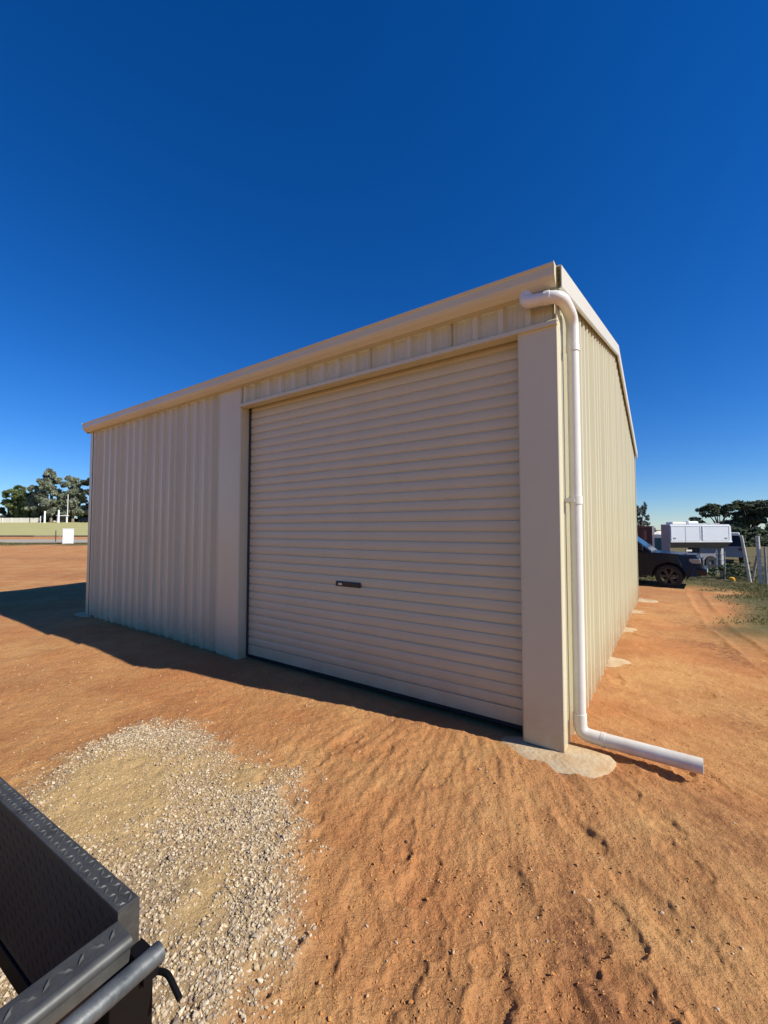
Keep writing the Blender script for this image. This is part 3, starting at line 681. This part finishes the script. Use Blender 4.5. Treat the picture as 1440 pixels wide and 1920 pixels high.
# ------------------------------------------------------------------ parked utility
def car(name, loc, heading, label):
    z0 = gz(loc[0], loc[1])
    root = empty(name, (loc[0], loc[1], z0), math.atan2(heading[1], heading[0]), label=label, cat='car')
    # local x forward, origin under the front axle; y left
    def arch(cx, r, n=9): return [(cx+r*math.cos(a), .37+r*math.sin(a)) for a in np.linspace(-.15, math.pi+.15, n)]
    prof = [(.86,.50),(.84,.74),(.80,.92),(.72,1.02),(.2,1.09),(-.62,1.13),(-1.0,1.15),(-2.9,1.15),(-3.0,1.16),(-4.32,1.16),(-4.36,.62),(-4.30,.50)]
    low = [(-3.75,.45)]+[(x, max(z, .42)) for x, z in reversed(arch(-3.22,.46))]+[(-2.7,.36),(-.52,.36)]
    low = [(-4.2,.45)]+list(reversed([(x, z) for x, z in arch(-3.22,.46)]))+[(-2.72,.36),(-.5,.36)]+list(reversed(arch(0,.46)))+[(.55,.40),(.80,.42)]
    ring = prof+low
    bm = bmesh.new(); W = .925
    A = [bm.verts.new((x, -W, z)) for x, z in ring]; B = [bm.verts.new((x, W, z)) for x, z in ring]; n = len(ring)
    bm.faces.new(A); bm.faces.new(list(reversed(B)))
    for i in range(n): bm.faces.new((A[i], B[i], B[(i+1) % n], A[(i+1) % n]))
    for v in bm.verts:                                        # tumblehome and a rounded nose
        if v.co.z > .9: v.co.y *= .955
        if v.co.x > .6: v.co.y *= .90
    bmesh.ops.triangulate(bm, faces=[f for f in bm.faces if len(f.verts) > 4])
    body = MB().bm(bm).build('body', M_navy, root)
    bv = body.modifiers.new('bevel', 'BEVEL'); bv.width = .035; bv.segments = 2; bv.limit_method = 'ANGLE'; bv.angle_limit = R(40)
    MB().box(-.40, .66, -.62, .62, 1.06, 1.09, .02).build('bonnet_bulge', M_navy, root, matrix=Matrix.Rotation(R(2.2), 4, 'Y'))
    def loft(st):
        v = []; f = []
        for x0, x1, w, z in st: v += [(x0,-w,z),(x1,-w,z),(x1,w,z),(x0,w,z)]
        for k_ in range(len(st)-1):
            for i in range(4): f.append((k_*4+i, k_*4+(i+1) % 4, k_*4+4+(i+1) % 4, k_*4+4+i))
        f += [(0,3,2,1), tuple(len(v)-4+i for i in range(4))]; return MB().add(v, f)
    cab = loft([(-2.75,-.42,.86,1.11),(-2.6,-1.10,.74,1.66),(-2.5,-1.30,.68,1.75),(-2.35,-1.5,.6,1.78)]).build('cabin', M_navy, root)
    bv = cab.modifiers.new('bevel', 'BEVEL'); bv.width = .03; bv.segments = 2
    for s_ in (-1, 1):
        def P(x, z, off=.012):
            t = (z-1.13)/(1.66-1.13); return (x, s_*(.86+(.74-.86)*t+off), z)
        for nm, q in (('side_window', [(-.70,1.18),(-1.18,1.60),(-1.72,1.62),(-1.72,1.18)]), ('side_window', [(-1.8,1.18),(-1.8,1.62),(-2.42,1.60),(-2.58,1.18)])):
            v = [P(*a) for a in q]+[P(a[0], a[1], -.02) for a in q]
            MB().add(v, [(0,1,2,3),(7,6,5,4),(0,4,5,1),(1,5,6,2),(2,6,7,3),(3,7,4,0)]).build(nm, M_glass, root)
        MB().box(-.86, -.68, s_*.90, s_*1.10, 1.16, 1.34, .03).build('mirror', M_navy, root)
        for dx in (-1.86, -2.76): MB().box(dx, dx+.17, s_*.905-.012, s_*.905+.018, .98, 1.01, .006).build('door_handle', M_chrome, root)
        for dx in (-.93, -1.93, -2.86): MB().box(dx-.004, dx+.004, s_*.924-.004, s_*.924+.004, .46, 1.08).build('door_gap', M_campd, root)
        MB().box(.50, .815, s_*.72-.13, s_*.72+.13, .80, .95, .03).build('headlight', M_lamp, root)
        MB().box(-2.6, -.6, s_*.86-.07, s_*.86+.07, .30, .345, .01).build('side_step', M_campd, root)
        for cx in (0, -3.22):
            f_ = lambda x, y, h, cx=cx: (cx+x, s_*.80+h, .375+y)
            w = MB().lathe([(.25,-.12),(.35,-.12),(.375,-.09),(.38,0),(.375,.09),(.35,.12),(.25,.12)], 28, f_).build('wheel', M_rub, root, angle=40)
            mb = MB().lathe([(.235,-.02),(.255,-.02),(.255,s_*.12),(.235,s_*.12)], 28, f_)
            mb.lathe([(.02,s_*.05),(.06,s_*.05),(.06,s_*.10),(.02,s_*.10)], 12, f_)
            for k_ in range(6):
                for dd in (-.13, .13):
                    a = k_*math.pi/3+dd; ux, uy = math.cos(a), math.sin(a); q = []
                    for rr, wd in ((.05,.016),(.24,.020)):
                        for hh in (.06, .105):
                            for ss in (-1, 1): q.append(f_(ux*rr-uy*wd*ss, uy*rr+ux*wd*ss, s_*hh))
                    mb.add(q, [(0,1,5,4),(2,6,7,3),(0,4,6,2),(1,3,7,5),(4,5,7,6),(0,2,3,1)])
            mb.build('rim', M_alloy, w)
    def scr(x): t = (x+.42)/(-1.10+.42); return 1.11+t*.55
    wv = [(-.47,-.74,scr(-.47)),(-.47,.74,scr(-.47)),(-1.06,.66,scr(-1.06)),(-1.06,-.66,scr(-1.06))]
    nrm = Vector((.55,0,.68)).normalized()*.012
    wv2 = [Vector(q)+nrm for q in wv]
    MB().add(wv+wv2, [(4,5,6,7),(0,3,2,1),(0,1,5,4),(1,2,6,5),(2,3,7,6),(3,0,4,7)]).build('windscreen', M_glass, root)
    MB().box(-3.9, .52, -.66, .66, .40, .95).build('wheel_wells', M_campd, root)
    gr_ = MB().box(.80, .865, -.50, .50, .70, .95, .02).build('grille', M_campd, root)
    for zz in (.76, .83, .90): MB().box(.862, .875, -.48, .48, zz-.012, zz+.012).build('grille_bar', M_chrome, gr_)
    MB().box(.55, .96, -.86, .86, .44, .66, .05).build('bumper', M_navy, root)
    MB().box(.955, .962, -.24, .24, .50, .60).build('number_plate', M_white, root)
    MB().tube([(.45,-.78,1.05),(.45,-.78,1.95)], .006, 6).build('aerial', M_campd, root)
    return root
car('parked_utility', (9.62, 14.0), (.78, -.626), 'dark navy dual-cab utility parked beyond the far shed corner')

# ------------------------------------------------------------------ camper body behind the utility
ca = R(4); cz = gz(15, 20)-.02
camper = empty('slide_on_camper', (13.74, 20.0, 0), ca, label='white camper body with two panelled side doors behind the navy utility', cat='camper')
CL, CW = 3.14, .6; cb, ct = .93, 1.80                       # local x along the lit face, y away from the viewer
MB().add([(0,0,cb),(CL,0,cb),(CL-.03,0,ct-.10),(CL-.12,0,ct),(.0,0,ct),(0,CW,cb),(CL,CW,cb),(CL-.03,CW,ct-.10),(CL-.12,CW,ct),(0,CW,ct)],
         [(0,1,2,3,4),(9,8,7,6,5),(0,5,6,1),(1,6,7,2),(2,7,8,3),(3,8,9,4),(4,9,5,0)]).build('upper_body', M_camp, camper)
MB().box(-.012, -.002, .02, CW-.02, cb-.62, ct-.03).build('shaded_end_panel', M_campg, camper)  # shaded end of the white body, its shade put into a grey colour
MB().add([(.02,.02,cb-.001),(CL-.02,.02,cb-.001),(CL-.10,.22,cb-.27),(.02,.22,cb-.27),(.02,CW-.02,cb-.001),(CL-.02,CW-.02,cb-.001),(CL-.10,CW-.02,cb-.27),(.02,CW-.02,cb-.27)],
         [(0,3,2,1),(3,7,6,2),(1,2,6,5),(0,4,7,3),(0,1,5,4),(4,5,6,7)]).build('underside', M_campu, camper)  # brown tone is the shade under the overhang, put into the colour
for x0, x1 in ((.06, 1.50), (1.66, CL-.16)):
    p = MB().box(x0, x1, -.022, -.001, cb+.10, ct-.10, .01).build('side_door', M_camp, camper)
    mb = MB()
    for a in ((x0,x1,cb+.07,cb+.10),(x0,x1,ct-.10,ct-.07),(x0-.03,x0,cb+.07,ct-.07),(x1,x1+.03,cb+.07,ct-.07)): mb.box(a[0],a[1],-.034,-.001,a[2],a[3])
    mb.build('door_frame', M_white, p)
    hx = x0+.14 if x0 < 1 else x1-.16
    MB().box(hx-.07, hx+.07, -.034, -.02, cb+.16, cb+.24, .01).build('latch', M_gpost, p)
MB().box(.0, CL, -.03, -.002, cb-.0, cb+.05, .01).build('lower_trim', M_white, camper)
MB().tube([(.25,.4,ct+.04),(CL-.25,.4,ct+.04)], .018, 8).tube([(.25,.4,ct),(.25,.4,ct+.04)], .015, 6).tube([(CL-.25,.4,ct),(CL-.25,.4,ct+.04)], .015, 6).build('roof_rail', M_gpost, camper)
MB().box(.25, .95, .15, .6, ct+.002, ct+.12, .03).build('roof_hatch', M_hoard, camper)
MB().box(1.05, 1.6, .15, .6, ct+.002, ct+.15, .05).build('roof_vent', M_camp, camper)
MB().box(1.75, CL-.36, .32, CW-.1, cz+.12, cb-.272).build('lower_body', M_campg, camper)
MB().box(CL-.36, CL-.24, .22, .30, cz, cb-.272, .01).build('support_leg', M_wpost, camper)
MB().box(1.3, 1.72, .3, CW-.1, cz+.0, cb-.272).build('storage_box', M_campd, camper)
MB().box(.95, 1.25, .20, .29, cb-.45, cb-.36, .01).build('side_lamp', M_hoard, camper)
MB().box(.2, CL-.4, .32, CW-.1, cz+.05, cz+.14).build('tray', M_campd, camper)
for y in (.36,):
    MB().lathe([(.12,-.1),(.3,-.1),(.33,0),(.3,.1),(.12,.1)], 20, lambda x, h, a, y=y: (2.3+x, y+a, cz+.31+h)).build('wheel', M_rub, camper, angle=40)
gx, gy = 12.55, 15.1
tag(MB().tube([(0,0,.0),(.0,0,.10),(.0,0,.13)], [.10,.085,.03], 14).box(-.03,.03,-.12,-.07,.03,.07).build('yellow_cap', M_yel, None, angle=40), 'small yellow plastic cap lying in the weeds beside the camper', 'cap').location = (gx, gy, gz(gx, gy)+.05)

# white wagon farther back, only its end showing
def wagon(loc, rz):
    z = gz(*loc)-.0; r = empty('parked_wagon', (loc[0], loc[1], z), rz, label='wagon with white roof half hidden behind the right end of the camper', cat='car')
    MB().add([(-.9,0,.35),(.9,0,.35),(.92,0,.95),(-.92,0,.95),(-.9,4.2,.35),(.9,4.2,.35),(.92,4.2,.9),(-.92,4.2,.9)], [(0,1,2,3),(7,6,5,4),(0,4,5,1),(1,5,6,2),(2,6,7,3),(3,7,4,0)]).build('body', M_campg, r)
    MB().add([(-.88,.05,.951),(.88,.05,.951),(.74,.35,1.55),(-.74,.35,1.55),(-.88,3.0,.951),(.88,3.0,.951),(.74,2.4,1.55),(-.74,2.4,1.55)], [(0,1,2,3),(7,6,5,4),(1,5,6,2),(2,6,7,3),(3,7,4,0)]).build('windows', M_glass, r)
    MB().box(-.76, .76, .30, 2.5, 1.552, 1.72, .05).build('roof', M_white, r)
    for x in (-.8, .8):
        for y in (.8, 3.4): MB().lathe([(.15,-.1),(.32,-.1),(.35,0),(.32,.1),(.15,.1)], 18, lambda a, b, h, x=x, y=y: (x+h, y+a, .35+b)).build('wheel', M_rub, r, angle=40)
        MB().box(x-.12, x+.12, -.03, .02, .72, .86, .02).build('tail_light', M_red, r)
wagon((19.15, 23.6), R(-40))
# red container and its neighbour
ct_ = empty('shipping_container', (18.1, 31.0, gz(18, 31)), R(-20), label='dark red corrugated container left of the white camper', cat='container')
mb = MB(); v = []; f = []; k_ = 0; xs = np.arange(-4.0, 1.65, .14)
for i, x in enumerate(xs):
    o_ = .0 if (i//2) % 2 == 0 else .05; v += [(x, o_, .12), (x, o_, 1.95)]
f = [(2*i, 2*i+2, 2*i+3, 2*i+1) for i in range(len(xs)-1)]
mb.add(v, f).build('side_panel', M_red, ct_)
MB().box(-4.0, xs[-1], .06, 2.4, .1, 1.94).build('shell', M_red, ct_)
MB().box(xs[-1], xs[-1]+.14, -.02, 2.42, .0, 2.06).build('corner_post', M_hoard, ct_)
MB().box(-4.0, xs[-1], -.02, .05, 1.95, 2.06).build('top_rail', M_red, ct_)
t_ = empty('water_tank', (20.15, 30.5, gz(20, 30.5)), 0, label='small teal tank with white lid between red container and camper', cat='tank')
MB().lathe([(.0,.0),(.45,.0),(.45,1.25),(.0,1.25)], 20, lambda x, y, h: (x, y, h)).build('tank_wall', M_teal, t_)
MB().tube([(0,0,1.252),(0,0,1.5),(0,0,1.75)], [.47,.47,.1], 20).build('tank_lid', M_hoard, t_, angle=40)

# ------------------------------------------------------------------ fence on the right
def post(name, p0, p1, r, m, label, group=None, n=10):
    z = gz(p0[0], p0[1])
    mb = MB().tube([(p0[0], p0[1], z-.1), (p0[0]*.5+p1[0]*.5, p0[1]*.5+p1[1]*.5, (z+p1[2])/2), p1], [r, r*.97, r*.93], n)
    return tag(mb.build(name, m, None, angle=50), label, 'fence post', group)
post('fence_post', (13.22, 15.1), (12.86, 15.0, 1.32), .05, M_wpost, 'white fence post leaning to the left beside the camper')
post('fence_post', (13.06, 14.5), (12.99, 14.5, 1.32), .06, M_wpost, 'upright white fence post right of the leaning one')
post('fence_post', (13.16, 14.4), (13.14, 14.4, .95), .035, M_gpost, 'thin grey steel post against the upright white post')
post('fence_post', (13.35, 15.2), (13.55, 15.15, .62), .045, M_wood, 'short weathered timber strut tilted beside leaning white post')
for i, (x, y) in enumerate(((12.95, 15.9), (13.2, 16.4), (14.0, 17.6))):
    post('star_picket', (x, y), (x+.02, y, gz(x, y)+1.05), .022, M_gpost, ['nearest thin steel picket behind the leaning white post', 'middle thin steel picket in the wire fence', 'farthest thin steel picket towards the camper'][i], 'steel pickets of the wire fence', 6)
wires = empty('wire_fence', (13, 15, 0), 0, label='slack wire strands strung between the white posts and steel pickets', cat='fence')
FP = [(14.0,17.6),(13.2,16.4),(12.95,15.9),(13.0,14.5),(12.6,11.5),(12.2,9.0)]
for h in (.25, .5, .75, .98):
    pts = []
    for i in range(len(FP)-1):
        for t in np.linspace(0, 1, 5, endpoint=False):
            x = FP[i][0]*(1-t)+FP[i+1][0]*t; y = FP[i][1]*(1-t)+FP[i+1][1]*t; pts.append((x-13, y-15, gz(x, y)+h-.08*math.sin(math.pi*t)))
    MB().tube(pts, .006, 5).build('wire', M_gpost, wires)
post('fence_post', (12.6, 11.5), (12.6, 11.5, .9), .05, M_wpost, 'white fence post nearest the camera at the right edge')

# ------------------------------------------------------------------ vegetation
def leaf_cloud(P, size, tone):
    n = len(P); d = rng.normal(0, 1, (n, 3)); d /= np.linalg.norm(d, axis=1)[:, None]; e = rng.normal(0, 1, (n, 3))
    e -= (e*d).sum(1)[:, None]*d; e /= np.linalg.norm(e, axis=1)[:, None]; s = (size*rng.uniform(.6, 1.35, n))[:, None]
    V = np.stack([P-d*s, P+e*s*.45, P+d*s, P-e*s*.45], 1).reshape(-1, 3)
    F = np.arange(n*4).reshape(n, 4); return V, F, np.repeat(tone, 4)
def tree(name, label, loc, h, clumps, leaf, bark, lsize=.35, dens=260, group=None, trunk_r=.3, cat='tree', forks=None):
    """clumps: (dx, dy, z, rx, rz) ellipsoids of foliage carried by limbs"""
    z0 = float(base_h(np.array([loc[0]]), np.array([loc[1]]))[0])
    root = empty(name, (loc[0], loc[1], z0), 0, label=label, cat=cat, group=group)
    mb = MB(); zf = min(c[2] for c in clumps)*.55
    mb.tube([(0,0,-.3), (.06*h*.1, 0, zf*.5), (0, .02*h, zf)], [trunk_r*1.15, trunk_r*.9, trunk_r*.72], 8)
    for c in clumps:
        mid = (c[0]*.45, c[1]*.45, zf+(c[2]-zf)*.55)
        mb.tube([(0, .02*h, zf-.1), mid, (c[0], c[1], c[2]+c[4]*.3)], [trunk_r*.55, trunk_r*.36, trunk_r*.10], 6)
    mb.build('trunk', bark, root, smooth=True)
    Ps = []; Ts = []
    for c in clumps:
        vol = c[3]*c[3]*c[4]; sub = max(5, int(7+vol**.5))
        # each clump is itself a handful of tufts, so its edge is ragged and light comes through
        cen = rng.normal(0, 1, (sub, 3)); cen /= np.linalg.norm(cen, axis=1)[:, None]; cen *= rng.uniform(.35, 1.0, (sub, 1))**.6
        k = int(dens*max(.25, vol**.66)/sub)
        for q in cen:
            r_ = rng.uniform(.26, .48); p = rng.normal(0, 1, (k, 3)); p /= np.linalg.norm(p, axis=1)[:, None]; p *= rng.uniform(0, 1, (k, 1))**.45*r_
            p = (q+p)*np.array([c[3], c[3], c[4]])+np.array(c[:3]); Ps.append(p); Ts.append(np.clip(rng.uniform(.0, .65)+rng.normal(0, .22, k), 0, 1))
    V, F, T = leaf_cloud(np.concatenate(Ps), lsize, np.concatenate(Ts))
    np_mesh('crown', V, F, leaf, root, False, {'tone': ('FLOAT', T)})
    return root
def gum_clumps(h, w, n, seed, low=.35):
    r_ = random.Random(seed); out = []
    for i in range(n):
        t = i/(n-1); z = h*(low+(.93-low)*t); sp = w*(1-.55*t)*(.5 if i % 3 == 2 else 1)
        a = i*2.4+r_.uniform(-.4, .4); rr = w*r_.uniform(.30, .46)*(1-.2*t)
        out.append((sp*.55*math.cos(a), sp*.55*math.sin(a), z-rr*.2, rr, rr*r_.uniform(.6, .85)))
    return out
G = 'trees along the far side of the sports field'
tree('gum_tree', 'tallest grey-green gum tree beyond the sports field', (-96.2, 120), 16, gum_clumps(15.6, 5.0, 11, 1, .25), L_gum, M_bark, .55, 330, G, .42)
tree('gum_tree', 'second tallest gum tree, just right of the tallest one', (-90.6, 121), 14.5, gum_clumps(14.2, 4.6, 10, 2, .28), L_gum, M_bark, .55, 330, G, .4)
tree('gum_tree', 'mid-height gum tree directly left of the tallest one', (-101.2, 122), 11.5, gum_clumps(11.6, 4.6, 9, 3, .2), L_gum, M_bark, .5, 330, G, .34)
tree('leafy_tree', 'rounded green tree at the left edge behind the cream wall', (-109.5, 124), 10.8, gum_clumps(10.8, 5.4, 9, 4, .2), L_green, M_bark2, .5, 330, G, .34)
tree('leafy_tree', 'low green tree behind the right part of the cream wall', (-104.0, 123), 8.5, gum_clumps(9.0, 4.6, 8, 5, .15), L_green, M_bark2, .5, 330, G, .3)
tree('dark_tree', 'dark spreading tree beside the left edge of the shed', (-84.6, 121), 12.5, [(-1.6,0,11.6,2.0,1.0),(.8,0,12.1,2.2,1.1),(-1.2,.5,9.2,1.4,1.0),(1.8,0,9.6,2.0,1.2),(3.2,0,11.5,2.2,1.3),(3.5,0,8,2.5,1.6)], L_dark, M_bark2, .45, 330, G, .35)
for i, (x, y, h, w, lab) in enumerate(((-93.5, 124.5, 6.5, 5.2, 'low dark green bush mass below the two tallest gums'), (-86.8, 125, 6.0, 5.0, 'low green bush below the dark spreading tree'), (-98.5, 125.5, 6.6, 4.6, 'low green bush below the mid-height gum'), (-113, 127, 7.5, 6, 'green bush at the far left edge of the field'), (-80, 126, 6.0, 5.0, 'green bush partly hidden by the left edge of the shed'))):
    tree('bush', lab, (x, y), h, gum_clumps(h, w, 9, 20+i, .12), [L_green, L_dark][i % 2], M_bark2, .5, 330, 'bushes behind the sports field', .2, 'bush')
G2 = 'trees beyond the parked vehicles'
def ump(seed, h, w, n=8):
    r_ = random.Random(seed); return [(w*r_.uniform(-1, 1), w*r_.uniform(-.6, .6), h*r_.uniform(.72, .98), w*r_.uniform(.3, .5), h*r_.uniform(.06, .11)) for _ in range(n)]
tree('she_oak', 'wispy grey-green tree above the red container', (27.7, 45), 5.2, [(-.9,0,3.0,.9,.8),(.1,.2,3.9,.55,.9),(.45,0,4.4,.35,.7),(-.5,0,4.0,.3,.6),(.6,0,2.9,.7,.6),(-1.4,0,2.6,.8,.8),(.3,0,2.2,1.1,.6)], L_grey, M_bark2, .17, 420, G2, .14)
tree('flat_topped_pine', 'flat-topped dark tree right above the white camper', (46.8, 58), 5.6, ump(3, 5.4, 1.7, 8)+[(-1.6,0,4.0,1.2,.35),(-3.0,0,3.2,1.3,.35)], L_dark, M_bark2, .26, 520, G2, .16)
tree('flat_topped_pine', 'widest flat-topped dark tree at the right edge', (52.6, 60), 6.0, ump(5, 5.7, 3.6, 14)+[(0,0,3.4,2.2,.8),(-1.5,0,2.6,1.8,.9)], L_dark, M_bark2, .28, 520, G2, .2)
tree('flat_topped_pine', 'dark tree cut off by the right edge of the picture', (59.5, 62), 6.2, ump(8, 6.0, 4.0, 12), L_dark, M_bark2, .28, 480, G2, .2)
for i, (x, y, h, w, lab) in enumerate(((49.8, 60, 3.0, 2.6, 'dark round bush right behind the camper roof'), (43.5, 61, 2.4, 2.2, 'low dark bush showing above the camper roof'), (55.5, 58, 3.0, 3.0, 'dark bush below the widest flat-topped tree'), (38.6, 46, 2.3, 2.0, 'dark bush behind the leaning white post'), (41.6, 46.5, 2.2, 2.2, 'dark bush behind the upright white post'), (45.5, 48, 2.4, 2.6, 'dark bush at the right edge behind the fence'))):
    tree('bush', lab, (x, y), h, gum_clumps(h, w, 7, 40+i, .12), L_dark, M_bark2, .26, 380, 'dark bushes beyond the camper', .12, 'bush')
tree('fence_bush', 'green leafy bush growing between the camper and the leaning post', (13.3, 16.0), .8, [(0,0,.35,.5,.3),(.4,.1,.42,.4,.28),(-.5,.1,.28,.45,.25),(.1,-.3,.2,.5,.2)], L_bush, M_bark2, .055, 900, None, .02, 'bush')
# weeds
def weeds():
    N = 90000; x = rng.uniform(5, 20, N); y = rng.uniform(7.5, 21, N); lx, ly = to_local(x, y)
    e = (lx-1.35) + .45*(9-ly)*.35 + .65*fbm(x*.45, y*.45, 4, 120); v = sstep(.1, .9, e)*sstep(4.2, 6.5, ly)
    v = np.maximum(v, .9*sstep(12.6, 14.5, ly+.7*fbm(x*.6, y*.6, 3, 121))*sstep(-2, -.5, lx))
    v = np.maximum(v, .55*sstep(.25, .5, fbm(x*.9, y*1.6, 4, 125))*sstep(4.5, 7.5, ly)*sstep(.6, 1.8, lx))
    k = (rng.uniform(0, 1, N) < v*.9) & (np.hypot(x-9.6, y-14) > .9); x = x[k]; y = y[k]
    xv = rng.uniform(-45, -22, 5000); yv = rng.uniform(36.9, 38.9, 5000); x = np.append(x, xv); y = np.append(y, yv)
    n = len(x); z = ground_z(x, y); tall = np.clip(.35+.65*vnoise(x*.8, y*.8, 150)+.2, .2, 1.2); hgt = rng.uniform(.03, .13, n)*tall*np.where(y < 12, .6, 1)*np.where(x < 0, 1.4, 1)
    a = rng.uniform(0, 6.283, n); w = rng.uniform(.008, .02, n)*np.where(x < 0, 3, 1); lean = rng.uniform(.1, .7, n)*hgt; b = rng.uniform(0, 6.283, n)
    V = np.stack([np.stack([x-np.cos(a)*w, y-np.sin(a)*w, z-.01], 1), np.stack([x+np.cos(a)*w, y+np.sin(a)*w, z-.01], 1), np.stack([x+np.cos(b)*lean, y+np.sin(b)*lean, z+hgt], 1)], 1).reshape(-1, 3)
    tone = np.clip(rng.normal(.45, .3, n), 0, 1)
    o = np_mesh('weeds', V, np.arange(n*3).reshape(n, 3), L_weed, None, False, {'tone': ('FLOAT', np.repeat(tone, 3))})
    tag(o, 'low olive weeds and dry grass covering the ground by the fence', 'weeds', kind='stuff')
weeds()

# ------------------------------------------------------------------ beyond the field on the left
def zb(x, y): return float(base_h(np.array([x]), np.array([y]))[0])
bx = empty('utility_cabinet', (-29.1, 38.4, zb(-29.1, 38.4)+.02), R(30), label='white box cabinet standing at the edge of the red earth', cat='cabinet')
MB().box(-.40, .40, -.20, .20, .0, 1.30, .02).build('cabinet_body', M_white, bx)
MB().box(-.43, .43, -.23, .23, 1.302, 1.36, .02).build('cabinet_lid', M_white, bx)
MB().box(-.44, .44, -.24, .24, -.1, -.002).build('plinth', M_road, bx)
MB().box(-.35, .35, -.22, -.202, .06, 1.24, .01).build('cabinet_door', M_white, bx)
w0 = zb(-103, 118)
lw = empty('boundary_wall', (-98.0, 118.2, w0), 0, label='long low cream wall along the far edge of the field', cat='wall')
for i in range(7): MB().box(-2.6*(i+1), -2.6*i-.02, 0, .2, .0, 1.35, .02).build('wall_panel', M_hoard, lw)
for i in range(8): MB().box(-2.6*i-.09, -2.6*i+.07, -.06, -.001, .0, 1.4).build('wall_pier', M_bark2 if i in (0, 1, 5) else M_hoard, lw)
bd = empty('clubhouse', (-106.5, 131, zb(-106, 131)), R(8), label='low pale building with grey roof among trees at far left', cat='building')
MB().box(-7, 4.5, 0, 6, 0, 3.9).build('wall', M_hoard, bd)
MB().add([(-7.6,-.8,3.9),(5.1,-.8,3.9),(5.1,6.8,3.9),(-7.6,6.8,3.9),(-6.4,3,5.6),(3.9,3,5.6)], [(0,1,5,4),(1,2,5),(2,3,4,5),(3,0,4),(3,2,1,0)]).build('roof', M_roof, bd)
for i in range(6):
    wd_ = MB().box(-6.2+i*1.8, -5.2+i*1.8, -.05, -.001, 1.0, 2.4).build('window', M_glass, bd)
    MB().box(-6.3+i*1.8, -5.1+i*1.8, -.10, -.052, .92, .99).build('sill', M_white, wd_)
def pole(x, y, h, r, lab, m=M_white):
    return tag(MB().tube([(0,0,-.2),(0,0,h*.5),(0,0,h)], [r, r*.9, r*.75], 10).build('white_pole', m, None, smooth=False), lab, 'pole', 'white poles on the far side of the field')
for x, y, h, r, lab in ((-92.6, 113.5, 3.3, .24, 'left white padded post below the tallest gum'), (-89.6, 114.5, 3.6, .26, 'middle thick white post at the field edge'), (-88.3, 116, 8.0, .10, 'tall thin white pole in front of the trees'), (-94.1, 114, 1.9, .16, 'short white post left of the padded post')):
    o = pole(x, y, h, r, lab); o.location = (x, y, zb(x, y))
gf = empty('player_shelter', (-89.4, 115.6, zb(-89.4, 115.6)), 0, label='small white framed shelter beside the middle white post', cat='shelter')
for x in (-1.35, 1.15): MB().box(x-.07, x+.07, -.07, .07, 0, 1.9).build('leg', M_white, gf)
MB().box(-1.55, 1.45, -.4, .5, 1.9, 2.12, .03).build('shelter_roof', M_white, gf)
MB().box(-1.25, 1.05, .30, .36, .3, 1.88).build('back_panel', M_shade, gf)
cr = empty('distant_car', (-83.6, 116.5, zb(-83.6, 116.5)), 0, label='dark car parked at the field edge next to the shed', cat='car')
MB().add([(-2,0,.35),(2,0,.35),(2.05,0,.85),(-2,0,.9),(-2,1.7,.35),(2,1.7,.35),(2.05,1.7,.85),(-2,1.7,.9)], [(0,1,2,3),(7,6,5,4),(0,4,5,1),(1,5,6,2),(2,6,7,3),(3,7,4,0)]).build('body', M_navy, cr)
MB().add([(-1.6,.08,.9),(1.1,.08,.88),(.5,.25,1.42),(-1.2,.25,1.42),(-1.6,1.62,.9),(1.1,1.62,.88),(.5,1.45,1.42),(-1.2,1.45,1.42)], [(0,1,2,3),(7,6,5,4),(1,5,6,2),(2,6,7,3),(3,7,4,0)]).build('cabin', M_glass, cr)
for x in (-1.25, 1.3):
    for y in (.1, 1.6): MB().lathe([(.12,-.1),(.3,-.1),(.33,0),(.3,.1),(.12,.1)], 14, lambda a, b, h, x=x, y=y: (x+a, y+h, .33+b)).build('wheel', M_rub, cr)
# kerb pieces and pickets at the near edge of the field
kb = empty('field_edging', (-48, 51.6, zb(-48, 51.6)), 0, label='low field edging with its shadow line painted dark along the near side', cat='edging')
for i in range(9):
    x = -14+i*3.4; MB().box(x-1.62, x+1.62, -.16, .16, -.2, .16, .03).build('timber', M_shade if i % 3 else M_wood, kb)  # dark pieces paint the shadow line of the kerb into the colour
for x, lab in ((-27.6, 'thin dark picket next to the left edge of the shed'), (-31.9, 'thin dark picket left of the white cabinet')):
    tag(MB().tube([(0,0,-.2),(0,0,.6),(0,0,1.15)], [.045,.045,.04], 6).build('picket', M_bark2, None), lab, 'picket').location = (x, 40.5, zb(x, 40.5))
